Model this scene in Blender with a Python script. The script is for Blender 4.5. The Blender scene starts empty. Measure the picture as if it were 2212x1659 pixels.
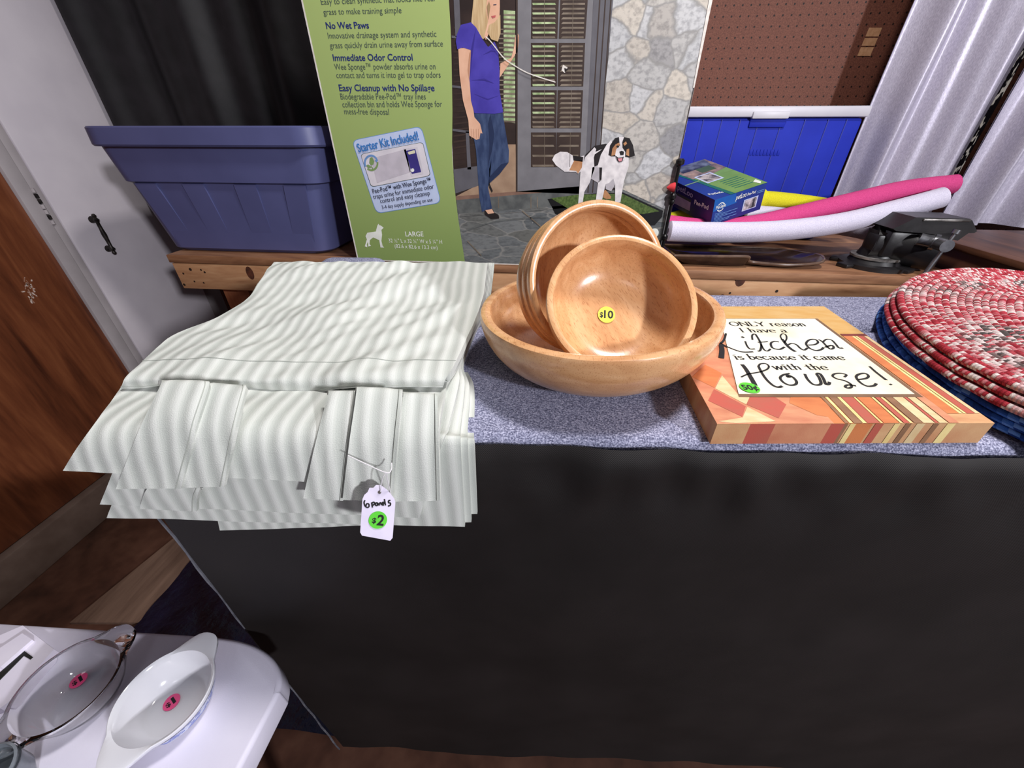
import bpy, bmesh, math, random
from mathutils import Vector, Matrix, noise as mnoise
R = math.radians
random.seed(7)
sc = bpy.context.scene
col = sc.collection
# ------------------------------------------------------------------ camera
PITCH, YAW, H, FPX = R(33.4), R(5.7), 1.385, 836.0
cam_data = bpy.data.cameras.new('camera')
cam_data.sensor_width = 36.0
cam_data.lens = FPX * 36.0 / 2212.0
cam_data.clip_start = 0.01
cam = bpy.data.objects.new('camera', cam_data)
col.objects.link(cam)
cam.location = (0, 0, H)
cam.rotation_euler = (R(90) - PITCH, 0, YAW)
sc.camera = cam
# ------------------------------------------------------------------ world, lamps, exposure
w = bpy.data.worlds.new('room_light'); sc.world = w; w.use_nodes = True
bg = w.node_tree.nodes['Background']
bg.inputs[0].default_value = (0.80, 0.80, 0.92, 1); bg.inputs[1].default_value = 0.10
def lamp(name, loc, target, size, power, color=(1, 1, 1), size_y=None):
    d = bpy.data.lights.new(name, 'AREA'); d.energy = power; d.color = color; d.size = size
    if size_y:
        d.shape = 'RECTANGLE'; d.size_y = size_y
    o = bpy.data.objects.new(name, d); col.objects.link(o); o.location = loc
    o.rotation_euler = (Vector(target) - Vector(loc)).to_track_quat('-Z', 'Y').to_euler()
    return o
lamp('ceiling_or_fill_lamp', (0.52, 0.58, 2.75), (0.1, 0.5, 1.1), 0.24, 28, (1.0, 0.97, 0.95))
lamp('ceiling_or_fill_lamp', (2.5, -2.1, 2.50), (-1.0, 1.2, 1.15), 0.22, 118, (0.95, 0.95, 1.0))
lamp('ceiling_or_fill_lamp', (0.2, -1.5, 2.7), (-0.2, 0.6, 1.0), 0.40, 2, (0.95, 0.95, 1.0))  # weak fill lamp added to soften the shadows, no real ceiling fixture
sc.view_settings.view_transform = 'Standard'
sc.view_settings.look = 'None'
sc.view_settings.gamma = 1.0
sc.view_settings.exposure = 0.12
sc.view_settings.use_curve_mapping = False
# ------------------------------------------------------------------ pixel -> point on a real plane
CAM = Vector((0, 0, H))
def ray(x, y):
    X, Y = (x - 1106.0) / FPX, (829.5 - y) / FPX
    d = Vector((X, math.cos(PITCH) + Y * math.sin(PITCH), -math.sin(PITCH) + Y * math.cos(PITCH)))
    c, s = math.cos(YAW), math.sin(YAW)
    return Vector((c * d.x - s * d.y, s * d.x + c * d.y, d.z))
def hit(x, y, ax, v):
    d = ray(x, y)
    return CAM + d * ((v - CAM[ax]) / d[ax])
def FW(x, y, dist):                       # at a horizontal distance straight ahead of the camera
    d = ray(x, y)
    return CAM + d * (dist / (-math.sin(YAW) * d.x + math.cos(YAW) * d.y))
def plane_hit(x, y, p, n):
    d = ray(x, y)
    return CAM + d * ((Vector(p) - CAM).dot(n) / d.dot(n))
# ------------------------------------------------------------------ materials
def lin(c):
    return tuple(((v / 255.0) / 12.92 if v <= 10 else (((v / 255.0) + 0.055) / 1.055) ** 2.4) for v in c) + (1.0,)
class NT:
    def __init__(self, name):
        self.m = bpy.data.materials.new(name); self.m.use_nodes = True
        self.t = self.m.node_tree; self.b = self.t.nodes['Principled BSDF']
    def n(self, kind, **kw):
        o = self.t.nodes.new(kind)
        for k, v in kw.items():
            if k in o.inputs: o.inputs[k].default_value = v
            else: setattr(o, k, v)
        return o
    def l(self, a, b): self.t.links.new(a, b)
    def coord(self, scale=(1, 1, 1), rot=(0, 0, 0), kind='Object'):
        tc = self.n('ShaderNodeTexCoord'); mp = self.n('ShaderNodeMapping')
        mp.inputs['Scale'].default_value = scale; mp.inputs['Rotation'].default_value = rot
        self.l(tc.outputs[kind], mp.inputs[0]); return mp.outputs[0]
    def ramp(self, fac, stops, interp='LINEAR'):
        r = self.n('ShaderNodeValToRGB'); e = r.color_ramp; e.interpolation = interp
        while len(e.elements) < len(stops): e.elements.new(0.5)
        for el, (p, c) in zip(e.elements, stops): el.position = p; el.color = lin(c)
        self.l(fac, r.inputs[0]); return r.outputs[0]
    def math(self, op, a, b=None, c=None):
        m = self.n('ShaderNodeMath', operation=op)
        for i, v in enumerate((a, b, c)):
            if v is None: continue
            if isinstance(v, (int, float)): m.inputs[i].default_value = v
            else: self.l(v, m.inputs[i])
        return m.outputs[0]
    def mix(self, fac, a, b, blend='MIX'):
        m = self.n('ShaderNodeMix', data_type='RGBA', blend_type=blend)
        for s, v in ((m.inputs[0], fac), (m.inputs[6], a), (m.inputs[7], b)):
            if isinstance(v, (int, float)): s.default_value = v
            elif isinstance(v, tuple): s.default_value = v
            else: self.l(v, s)
        return m.outputs[2]
    def bump(self, h, strength, dist=0.001):
        b = self.n('ShaderNodeBump'); b.inputs['Strength'].default_value = strength; b.inputs['Distance'].default_value = dist
        self.l(h, b.inputs['Height']); self.l(b.outputs[0], self.b.inputs['Normal'])
    def set(self, rough=0.5, spec=0.5, metal=0.0, **kw):
        self.b.inputs['Roughness'].default_value = rough; self.b.inputs['Specular IOR Level'].default_value = spec
        self.b.inputs['Metallic'].default_value = metal
        for k, v in kw.items(): self.b.inputs[k.replace('_', ' ')].default_value = v
        return self.m
_mc = {}
def mat(name, c, c2=None, scale=40, stretch=(1, 1, 1), rough=0.5, spec=0.4, metal=0.0, bump=0.0, bscale=None, bdist=0.001, detail=5, lo=0.35, hi=0.65, **kw):
    if name in _mc: return _mc[name]
    t = NT(name)
    if c2 is None: c2 = tuple(int(v * 0.93) for v in c)
    v = t.coord(stretch)
    nz = t.n('ShaderNodeTexNoise'); nz.inputs['Scale'].default_value = scale; nz.inputs['Detail'].default_value = detail
    t.l(v, nz.inputs[0])
    t.l(t.ramp(nz.outputs[0], [(lo, c), (hi, c2)]), t.b.inputs['Base Color'])
    if bump:
        n2 = nz
        if bscale:
            n2 = t.n('ShaderNodeTexNoise'); n2.inputs['Scale'].default_value = bscale; n2.inputs['Detail'].default_value = 4; t.l(v, n2.inputs[0])
        t.bump(n2.outputs[0], bump, bdist)
    _mc[name] = t.set(rough, spec, metal, **kw)
    return _mc[name]
def wood(name, stops, stretch, scale, rough=0.5, spec=0.4, bump=0.15, distort=1.0, fine=0.25, **kw):
    if name in _mc: return _mc[name]
    t = NT(name); v = t.coord(stretch)
    nz = t.n('ShaderNodeTexNoise'); nz.inputs['Scale'].default_value = scale; nz.inputs['Detail'].default_value = 8
    nz.inputs['Distortion'].default_value = distort; t.l(v, nz.inputs[0])
    v2 = t.coord(tuple(s * 6 for s in stretch)); n2 = t.n('ShaderNodeTexNoise'); n2.inputs['Scale'].default_value = scale; n2.inputs['Detail'].default_value = 3; t.l(v2, n2.inputs[0])
    f = t.math('ADD', t.math('MULTIPLY', nz.outputs[0], 1 - fine), t.math('MULTIPLY', n2.outputs[0], fine))
    t.l(t.ramp(f, stops), t.b.inputs['Base Color']); t.bump(f, bump, 0.001)
    _mc[name] = t.set(rough, spec, **kw); return _mc[name]
# ------------------------------------------------------------------ mesh builder
W = {}
class MB:
    def __init__(self): self.bm = bmesh.new(); self.ms = []; self.uv = None
    def mi(self, m):
        if m not in self.ms: self.ms.append(m)
        return self.ms.index(m)
    def poly(self, pts, m, smooth=False):
        try: f = self.bm.faces.new([self.bm.verts.new(p) for p in pts])
        except ValueError: return
        f.material_index = self.mi(m); f.smooth = smooth; return f
    def add(self, verts, faces, m, smooth=True):
        vs = [self.bm.verts.new(p) for p in verts]; k = self.mi(m)
        for fc in faces:
            try: f = self.bm.faces.new([vs[i] for i in fc])
            except ValueError: continue
            f.material_index = k; f.smooth = smooth
        return vs
    def box(self, c, s, m, rot=None, bev=0.0, seg=2):
        b = bmesh.new(); bmesh.ops.create_cube(b, size=1.0)
        for v in b.verts: v.co = Vector((v.co.x * s[0], v.co.y * s[1], v.co.z * s[2]))
        if bev: bmesh.ops.bevel(b, geom=list(b.edges), offset=bev, segments=seg, profile=0.5, affect='EDGES')
        M = Matrix.Translation(c) @ (rot.to_4x4() if rot else Matrix())
        b.verts.index_update()
        self.add([M @ v.co for v in b.verts], [[v.index for v in f.verts] for f in b.faces], m, bool(bev)); b.free()
    def bx(self, x0, x1, y0, y1, z0, z1, m, bev=0.0, rot=None):
        self.box(((x0 + x1) / 2, (y0 + y1) / 2, (z0 + z1) / 2), (x1 - x0, y1 - y0, z1 - z0), m, rot, bev)
    def prism(self, pts, vec, m, smooth=False):
        vec = Vector(vec); n = len(pts); a = [Vector(p) for p in pts]; b = [p + vec for p in a]
        vs = [self.bm.verts.new(p) for p in a + b]; k = self.mi(m)
        for fc in [list(range(n))[::-1], list(range(n, 2 * n))] + [[i, (i + 1) % n, n + (i + 1) % n, n + i] for i in range(n)]:
            f = self.bm.faces.new([vs[i] for i in fc]); f.material_index = k; f.smooth = smooth
    def tube(self, pts, r, m, seg=10, caps=True, closed=False):
        pts = [Vector(p) for p in pts]; n = len(pts); rs = r if isinstance(r, (list, tuple)) else [r] * n
        rings = []; prev = None
        for i, p in enumerate(pts):
            a = pts[(i - 1) % n] if (i or closed) else pts[i]; b = pts[(i + 1) % n] if (i < n - 1 or closed) else pts[i]
            d = (b - a).normalized()
            if prev is None: u = d.cross(Vector((0, 0, 1)) if abs(d.z) < 0.9 else Vector((1, 0, 0))).normalized()
            else: u = (prev - d * prev.dot(d)).normalized()
            prev = u; v = d.cross(u)
            rings.append([p + (u * math.cos(2 * math.pi * k / seg) + v * math.sin(2 * math.pi * k / seg)) * rs[i] for k in range(seg)])
        self.loft(rings, m, caps and not closed, closed)
    def loft(self, rings, m, caps=True, closed=False, smooth=True, wrap=True):
        n, s = len(rings), len(rings[0]); vs = [p for r in rings for p in r]; fc = []
        for i in range(n if closed else n - 1):
            for k in range(s if wrap else s - 1):
                j = (i + 1) % n
                fc.append([i * s + k, i * s + (k + 1) % s, j * s + (k + 1) % s, j * s + k])
        if caps: fc += [list(range(s))[::-1], [(n - 1) * s + k for k in range(s)]]
        self.add(vs, fc, m, smooth)
    def lathe(self, prof, m, M=None, seg=64, sx=1.0, sy=1.0):
        M = M or Matrix()
        rings = [[M @ Vector((r * sx * math.cos(2 * math.pi * k / seg), r * sy * math.sin(2 * math.pi * k / seg), z)) for k in range(seg)] for r, z in prof]
        self.loft(rings, m, False)
    def disc(self, c, u, v, r, m, n=32):
        self.poly([Vector(c) + (Vector(u) * math.cos(2 * math.pi * k / n) + Vector(v) * math.sin(2 * math.pi * k / n)) * r for k in range(n)], m)
    def quad_uv(self, grid, uvs, m):
        if self.uv is None: self.uv = self.bm.loops.layers.uv.new('UVMap')
        k = self.mi(m); vs = [[self.bm.verts.new(p) for p in row] for row in grid]
        for i in range(len(grid) - 1):
            for j in range(len(grid[0]) - 1):
                f = self.bm.faces.new((vs[i][j], vs[i][j + 1], vs[i + 1][j + 1], vs[i + 1][j])); f.material_index = k; f.smooth = True
                for lp, (a, b) in zip(f.loops, ((i, j), (i, j + 1), (i + 1, j + 1), (i + 1, j))): lp[self.uv].uv = uvs[a][b]
    def build(self, name, parent=None, angle=35, weld=0.0, fix=True):
        if weld: bmesh.ops.remove_doubles(self.bm, verts=self.bm.verts, dist=weld)
        if fix: bmesh.ops.recalc_face_normals(self.bm, faces=self.bm.faces)
        me = bpy.data.meshes.new(name); self.bm.to_mesh(me); self.bm.free()
        for m in self.ms: me.materials.append(m)
        me.set_sharp_from_angle(angle=R(angle))
        o = bpy.data.objects.new(name, me); col.objects.link(o)
        if parent is not None:
            o.parent = parent; M = W[parent.name]; me.transform(M.inverted()); W[o.name] = M
        return o
def rebase(o, loc):                        # move a one-mesh thing's origin to its base
    o.data.transform(Matrix.Translation(-Vector(loc))); o.location = loc; W[o.name] = Matrix.Translation(loc); return o
def tag(o, label=None, cat=None, group=None, kind=None):
    if label: o['label'] = label
    if cat: o['category'] = cat
    if group: o['group'] = group
    if kind: o['kind'] = kind
    return o
def thing(name, label, cat, loc, group=None):
    o = bpy.data.objects.new(name, None); col.objects.link(o); o.location = loc; o.empty_display_size = 0.05
    W[o.name] = Matrix.Translation(loc)
    return tag(o, label, cat, group)
def smoothline(pts, k=6):
    pts = [Vector(p) for p in pts]; out = []
    for i in range(len(pts) - 1):
        a, b, c, d = pts[max(i - 1, 0)], pts[i], pts[i + 1], pts[min(i + 2, len(pts) - 1)]
        for j in range(k):
            t = j / k
            out.append(0.5 * ((2 * b) + (c - a) * t + (2 * a - 5 * b + 4 * c - d) * t * t + (3 * b - a - 3 * c + d) * t ** 3))
    out.append(pts[-1]); return out
# ------------------------------------------------------------------ lettering
_tc = {}
def text_geo(s, bold=0.0):
    key = (s, bold)
    if key not in _tc:
        cu = bpy.data.curves.new('lettering', 'FONT'); cu.body = s; cu.resolution_u = 3; cu.offset = bold
        ob = bpy.data.objects.new('lettering', cu)
        me = bpy.data.meshes.new_from_object(ob)
        vs = [(v.co.x, v.co.y) for v in me.vertices]; fs = [list(p.vertices) for p in me.polygons]
        bpy.data.objects.remove(ob); bpy.data.curves.remove(cu); bpy.data.meshes.remove(me)
        _tc[key] = (vs, fs)
    return _tc[key]
CAPH = max(y for x, y in text_geo('H')[0])
def letter(mb, s, a, b, cap, m, up, n, bold=0.0, off=0.0006):   # a,b: 3D ends of the baseline; cap: cap height in metres
    a, b = Vector(a), Vector(b); vs, fs = text_geo(s, bold)
    x0 = min(v[0] for v in vs); x1 = max(v[0] for v in vs); u = (b - a) / (x1 - x0); up = Vector(up) * (cap / CAPH); n = Vector(n) * off
    mb.add([a + u * (x - x0) + up * y + n for x, y in vs], fs, m, False)
def ribbon(mb, pts, wd, m, n, off=0.0006, pen=None, k=5):       # painted stroke on a plane with normal n
    P = smoothline(pts, k) if k > 1 else [Vector(p) for p in pts]; n = Vector(n); L = []; Rr = []
    for i, p in enumerate(P):
        d = (P[min(i + 1, len(P) - 1)] - P[max(i - 1, 0)])
        if d.length < 1e-9: d = Vector((1e-6, 0, 0))
        d.normalize(); s = n.cross(d); ww = pen(d) if pen else (wd[0] + (wd[1] - wd[0]) * i / (len(P) - 1) if isinstance(wd, tuple) else wd)
        L.append(p + s * ww / 2 + n * off); Rr.append(p - s * ww / 2 + n * off)
    N = len(P); mb.add(L + Rr, [[i, i + 1, N + i + 1, N + i] for i in range(N - 1)], m, False)
def ell(cx, cy, rx, ry, k=10, a0=0.0): return [(cx + rx * math.cos(a0 + 2 * math.pi * i / k), cy + ry * math.sin(a0 + 2 * math.pi * i / k)) for i in range(k + 1)]
SERIF = {'O': (.98, [ell(.47, .5, .40, .48, 14, 1.6)]), 'N': (.95, [[(.1, 0), (.1, 1)], [(.1, 1), (.78, 0)], [(.78, 0), (.78, 1)]]),
 'L': (.72, [[(.12, 0), (.12, 1)], [(.12, .02), (.6, .02), (.63, .2)]]), 'Y': (.85, [[(.05, 1), (.4, .5)], [(.75, 1), (.4, .5)], [(.4, 0), (.4, .5)]]),
 'I': (.38, [[(.18, 0), (.18, 1)]]), 'r': (.5, [[(.14, 0), (.14, .62)], [(.14, .4), (.26, .57), (.42, .6)]]),
 'e': (.6, [[(.08, .34), (.5, .34), (.46, .52), (.28, .62), (.1, .5), (.06, .3), (.14, .08), (.32, 0), (.5, .1)]]),
 'a': (.6, [[(.1, .52), (.25, .62), (.42, .55), (.44, .3), (.44, .06), (.54, .01)], [(.44, .36), (.2, .32), (.07, .17), (.15, .02), (.3, .02), (.44, .15)]]),
 's': (.52, [[(.42, .52), (.28, .62), (.1, .55), (.1, .42), (.28, .33), (.42, .22), (.4, .06), (.24, 0), (.07, .1)]]),
 'o': (.62, [ell(.3, .31, .24, .31, 12, 1.6)]), 'n': (.66, [[(.14, 0), (.14, .62)], [(.14, .42), (.3, .61), (.46, .52), (.48, 0)]]),
 'h': (.66, [[(.14, 0), (.14, 1.05)], [(.14, .4), (.3, .61), (.46, .5), (.48, 0)]]), 'v': (.58, [[(.06, .62), (.28, 0)], [(.28, 0), (.52, .62)]]),
 'i': (.32, [[(.15, 0), (.15, .62)], [(.1, .82), (.2, .86)]]), 'b': (.62, [[(.12, .05), (.12, 1.05)], [(.12, .45), (.3, .62), (.5, .45), (.5, .18), (.3, 0), (.12, .1)]]),
 'c': (.56, [[(.46, .5), (.28, .62), (.1, .5), (.06, .3), (.14, .08), (.32, 0), (.48, .1)]]), 'u': (.66, [[(.12, .62), (.12, .15), (.24, 0), (.44, .1)], [(.48, 0), (.48, .62)]]),
 't': (.46, [[(.2, .9), (.2, .12), (.3, 0), (.42, .06)], [(.04, .62), (.4, .62)]]),
 'm': (.92, [[(.14, 0), (.14, .62)], [(.14, .42), (.3, .61), (.42, .5), (.42, 0)], [(.42, .42), (.58, .61), (.7, .5), (.72, 0)]]),
 'w': (.84, [[(.04, .62), (.22, 0)], [(.22, 0), (.4, .62)], [(.4, .62), (.58, 0)], [(.58, 0), (.78, .62)]]), ' ': (.4, [])}
def serif_text(mb, s, a, b, cap, m, up, n, weight=1.0):
    a, b = Vector(a), Vector(b); tot = sum(SERIF[c][0] for c in s); u = (b - a) / tot; up = Vector(up) * cap; x = 0.0; un = u.normalized()
    wd = cap * weight
    pen = lambda d: wd * (0.06 + 0.13 * math.sqrt(max(0, 1 - d.dot(un) ** 2)))
    for ch in s:
        adv, strokes = SERIF[ch]
        for st in strokes:
            P = [a + u * (x + p[0]) + up * p[1] for p in st]
            ribbon(mb, P, 0, m, n, pen=pen, k=4 if len(st) > 2 else 2)
            if len(st) == 2:
                for q in P: ribbon(mb, [q - un * cap * .12, q + un * cap * .12], cap * .055, m, n, k=1)
        x += adv
UP = Vector((0, 0, 1))
black_ink = mat('black_ink', (26, 24, 26), rough=.6)
# ================================================================== SETTING
door_wood = wood('brown_door_wood', [(.3, (70, 36, 24)), (.5, (116, 64, 40)), (.7, (144, 86, 54))], (1, 3, .35), 5, rough=.38, spec=.45, bump=.03)
white_paint = mat('white_gloss_paint', (214, 206, 212), (205, 197, 204), scale=6, rough=.45, bump=.05, bscale=150)
trim_grey = mat('grey_white_trim', (176, 168, 170), (164, 156, 158), scale=8, rough=.5)  # slightly greyer than the white of the cabinet door
floor_mat = wood('dark_brown_floor', [(.3, (44, 26, 20)), (.5, (84, 54, 42)), (.72, (112, 78, 62))], (1, 1, 1), 4, rough=.55, bump=.05)
XL = -1.85
mb = MB(); mb.bx(-2.2, 2.6, -1.2, 2.1, -.06, 0, floor_mat); tag(mb.build('floor'), kind='structure')
mb = MB(); mb.bx(XL - .14, XL - .04, -1.2, 2.1, 0, 2.7, trim_grey); tag(mb.build('wall_left'), kind='structure')
# pegboard back wall
pg = NT('brown_pegboard'); v = pg.coord()
sx = pg.n('ShaderNodeSeparateXYZ'); pg.l(v, sx.inputs[0])
PIT = .0295
fx = pg.math('SUBTRACT', pg.math('FRACT', pg.math('DIVIDE', sx.outputs[0], PIT)), .5); fz = pg.math('SUBTRACT', pg.math('FRACT', pg.math('DIVIDE', sx.outputs[2], PIT)), .5)
d = pg.math('SQRT', pg.math('ADD', pg.math('MULTIPLY', fx, fx), pg.math('MULTIPLY', fz, fz)))
hole = pg.math('LESS_THAN', d, .105)
nz = pg.n('ShaderNodeTexNoise'); nz.inputs['Scale'].default_value = 260; pg.l(v, nz.inputs[0])
pg.l(pg.mix(hole, pg.ramp(nz.outputs[0], [(.3, (92, 52, 40)), (.7, (124, 76, 60))]), lin((34, 20, 16))), pg.b.inputs['Base Color'])
pg.set(.62, .3)
mb = MB(); mb.bx(-2.0, 2.6, 1.98, 2.02, 0, 2.7, pg.m); wb = mb.build('wall_back'); tag(wb, kind='structure')
mb = MB(); tp = mat('tan_patch', (196, 150, 112), (178, 130, 92), scale=90, rough=.7)
for (ya, yb) in ((60, 79), (82, 99), (102, 121)):
    q = [hit(1897 - (ya - 60) * .42 + dx, yy, 1, 1.979) for dx, yy in ((-20, ya), (8, ya), (8 - (yb - ya) * .42, yb), (-20 - (yb - ya) * .42, yb))]
    mb.prism(q, (0, -.0015, 0), tp)
o = mb.build('masking_tape'); tag(rebase(o, hit(1885, 90, 1, 1.979)), 'strip of tan tape left stuck on the brown pegboard', 'tape')
# left wall: brown door, trims, white cabinet door
mb = MB(); mb.bx(XL - .04, XL, -1.1, 1.296, .15, 2.3, door_wood, .004); d1 = mb.build('door_1'); tag(d1, kind='structure')
scr = mat('scuff', (206, 190, 180), (150, 110, 90), scale=160, rough=.6, lo=.45, hi=.5)
mb = MB()
for i in range(16):
    p = hit(62 + random.gauss(0, 9), 620 + random.gauss(0, 20), 0, XL + .0006)
    ribbon(mb, [p, p + Vector((0, random.uniform(-.012, .012), random.uniform(-.03, .03)))], random.uniform(.002, .006), scr, (1, 0, 0), k=1)
mb.build('scuff_mark', None); sm = bpy.data.objects['scuff_mark']; sm.parent = d1
mb = MB(); mb.bx(XL - .04, XL + .012, 1.296, 1.342, 0, 2.4, trim_grey, .003); tag(mb.build('trim_1'), kind='structure')
mb = MB(); mb.bx(XL - .04, XL + .006, 1.345, 1.374, 0, 2.4, trim_grey, .003); tag(mb.build('trim_2'), kind='structure')
mb = MB(); mb.bx(XL - .04, XL + .010, 1.376, 1.83, 0, 2.4, white_paint, .003); d2 = mb.build('door_2'); tag(d2, kind='structure'); W[d2.name] = Matrix()
mb = MB(); mb.bx(XL - .04, XL + .03, -1.1, 1.296, 0, .147, mat('worn_sill_paint', (128, 108, 98), (112, 92, 82), scale=14, rough=.6), .006); tag(mb.build('trim_3'), kind='structure')
iron = mat('dark_iron', (62, 56, 52), (34, 30, 30), scale=80, rough=.4, metal=.6, spec=.5)
mb = MB(); ya = 1.482
zt, zb = hit(185, 462, 0, XL).z, hit(238, 548, 0, XL).z
L = zt - zb; X0 = XL + .010
prof = [(0, .004), (.04, .008), (.09, .005), (.14, .011), (.2, .006), (.35, .0065), (.5, .0085), (.65, .0065), (.8, .006), (.86, .011), (.91, .005), (.96, .008), (1, .004)]
mb.tube([(X0 + .018, ya, zb + L * t) for t, r in prof], [r for t, r in prof], iron, 12)
for t in (.14, .86):
    mb.tube([(X0 - .001, ya, zb + L * t), (X0 + .018, ya, zb + L * t)], [.014, .006], iron, 12)
mb.build('pull_handle', d2)
mb = MB()
za, zz = hit(62, 405, 0, XL).z, hit(112, 485, 0, XL).z
for i in range(7):
    z0 = zz + (za - zz) * i / 7
    mb.tube([(XL + .014, 1.3435, z0 + .002), (XL + .014, 1.3435, z0 + (za - zz) / 7 - .002)], .0055, iron if i in (1, 4, 5) else trim_grey, 8)
mb.build('door_hinge', d2)
# lighter plank let into the floor beside the door
mb = MB(); pk = wood('grey_brown_plank', [(.3, (92, 70, 58)), (.7, (132, 106, 90))], (3, .4, 1), 6, rough=.6, bump=.05)
a = [hit(*q, 2, .012) for q in ((413, 1131), (150, 1345), (322, 1345), (432, 1178))]
mb.prism([(p.x, p.y, .0) for p in a], (0, 0, .012), pk)
tag(rebase(mb.build('floor_plank'), (-1.42, .7, 0)), 'grey-brown plank lying on the dark floor beside the brown door', 'plank')
# ================================================================== WORKBENCH
BZ = 1.033
bwood = wood('workbench_board', [(.28, (136, 92, 62)), (.45, (182, 134, 96)), (.6, (196, 150, 110)), (.75, (210, 170, 130))], (.6, 3, 3), 7, rough=.6, bump=.1, distort=1.6)
bwood2 = wood('workbench_top_wood', [(.3, (104, 68, 46)), (.5, (146, 102, 72)), (.7, (170, 126, 92))], (.5, 3, 3), 8, rough=.6, bump=.15)
legw = wood('workbench_leg_wood', [(.3, (150, 88, 58)), (.7, (186, 122, 86))], (3, 3, .4), 8, rough=.6)
bench = thing('workbench', 'long worn wooden workbench with knotty front rail running along the wall', 'workbench', (-.06, 1.5, 0))
mb = MB()
xs0, xs1 = -1.285, 1.17
for y0, y1 in ((1.198, 1.40), (1.403, 1.60), (1.603, 1.80), (1.803, 1.975)):
    mb.bx(xs0, xs1, y0, y1, BZ - .026, BZ, bwood2, .002)
mb.build('bench_top', bench)
mb = MB(); mb.bx(xs0 + .006, xs1, 1.2, 1.238, BZ - .116, BZ - .028, bwood, .002)
knot = mat('dark_knot', (92, 50, 34), (60, 34, 24), scale=60, rough=.6); nail = mat('nail_hole', (36, 24, 18), rough=.6)
for px, py, r, st in ((540, 590, .013, 1.7), (1600, 605, .014, 1.4), (1560, 640, .006, 1)):
    c = hit(px, py, 1, 1.1995)
    mb.poly([c + Vector((r * math.cos(t * .314), 0, r * st * math.sin(t * .314))) for t in range(20)], knot)
for px, py in ((396, 591), (420, 608), (440, 611), (411, 582), (434, 583), (442, 588), (1542, 588), (1545, 594), (1577, 633), (1678, 629), (398, 615)):
    c = hit(px, py, 1, 1.1993); r = random.uniform(.003, .006)
    mb.poly([c + Vector((r * math.cos(t * .63), 0, r * math.sin(t * .63))) for t in range(10)], nail)
mb.build('front_rail', bench, fix=False)
for x in (-1.15, 1.08):
    mb = MB(); mb.bx(x - .05, x + .05, 1.27, 1.36, 0, BZ - .026, legw, .003); mb.build('leg', bench)
for x in (-1.15, 1.08):
    mb = MB(); mb.bx(x - .05, x + .05, 1.85, 1.94, 0, BZ - .026, legw, .003); mb.build('leg', bench)
# ================================================================== SOFA (standing on its back, black dust cover to the viewer)
T = 1.135
SA = R(3.85)
def S(x, y, z): return Vector((math.cos(SA) * x - math.sin(SA) * y, .281 + math.sin(SA) * x + math.cos(SA) * y, z))
SRot = Matrix.Rotation(SA, 3, 'Z')
hs = NT('grey_heather_fabric'); v = hs.coord()
n1 = hs.n('ShaderNodeTexNoise'); n1.inputs['Scale'].default_value = 620; n1.inputs['Detail'].default_value = 2; hs.l(v, n1.inputs[0])
wv = hs.coord((1, 1, 1)); n3 = hs.n('ShaderNodeTexNoise'); n3.inputs['Scale'].default_value = 180; n3.inputs['Detail'].default_value = 3; hs.l(hs.coord((1, 3, 3)), n3.inputs[0])
hf = hs.math('ADD', hs.math('MULTIPLY', n1.outputs[0], .7), hs.math('MULTIPLY', n3.outputs[0], .3))
hs.l(hs.ramp(hf, [(.36, (80, 80, 104)), (.5, (134, 136, 162)), (.64, (190, 190, 214))]), hs.b.inputs['Base Color']); hs.bump(hf, .5, .0012); heather = hs.set(.9, .15)
bk = NT('black_dust_cloth'); v = bk.coord((1, 1, 1), (0, R(45), 0))
w1 = bk.n('ShaderNodeTexWave'); w1.inputs['Scale'].default_value = 260; bk.l(v, w1.inputs[0])
n2 = bk.n('ShaderNodeTexNoise'); n2.inputs['Scale'].default_value = 7; n2.inputs['Detail'].default_value = 4; bk.l(bk.coord(), n2.inputs[0])
bk.l(bk.ramp(n2.outputs[0], [(.3, (23, 20, 20)), (.7, (33, 29, 29))]), bk.b.inputs['Base Color']); bk.bump(w1.outputs[0], .25, .0006); blackcloth = bk.set(.62, .25)
sofa = thing('sofa', 'grey heather sofa tipped on end with its black underside cloth facing out', 'sofa', (.35, .5, 0))
def sbox(mb, x0, x1, y0, y1, z0, z1, m, bev):
    c = S((x0 + x1) / 2, (y0 + y1) / 2, (z0 + z1) / 2); mb.box(c, (x1 - x0, y1 - y0, z1 - z0), m, SRot, bev, 5)
SX0, SX1 = -.425, 1.35
mb = MB(); sbox(mb, SX0, SX1, .004, .262, .2, T, heather, .012); mb.build('seat_base', sofa)
mb = MB(); sbox(mb, SX0 + .02, .262, .268, .405, .25, T, heather, .028); mb.build('cushion', sofa)
mb = MB(); sbox(mb, .285, .93, .268, .415, .25, T + .003, heather, .028); mb.build('cushion', sofa)
a = hit(690, 558, 2, T); b = hit(832, 558, 2, T); sa = SRot.inverted() @ (a - Vector((0, .281, 0))); sb = SRot.inverted() @ (b - Vector((0, .281, 0)))
mb = MB(); sbox(mb, sa.x - .005, sb.x + .005, .50, sa.y + .035, .25, T, heather, .03); mb.build('armrest', sofa)
a = hit(2152, 594, 2, T); sa = SRot.inverted() @ (a - Vector((0, .281, 0)))
mb = MB(); sbox(mb, sa.x - .01, sa.x + .3, .50, sa.y + .03, .25, T, heather, .03); mb.build('armrest', sofa)
mb = MB(); sbox(mb, SX0 + .03, SX1 - .03, .05, .60, .0, .205, mat('dark_frame', (20, 16, 16), rough=.7), .01); mb.build('frame', sofa)
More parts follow.
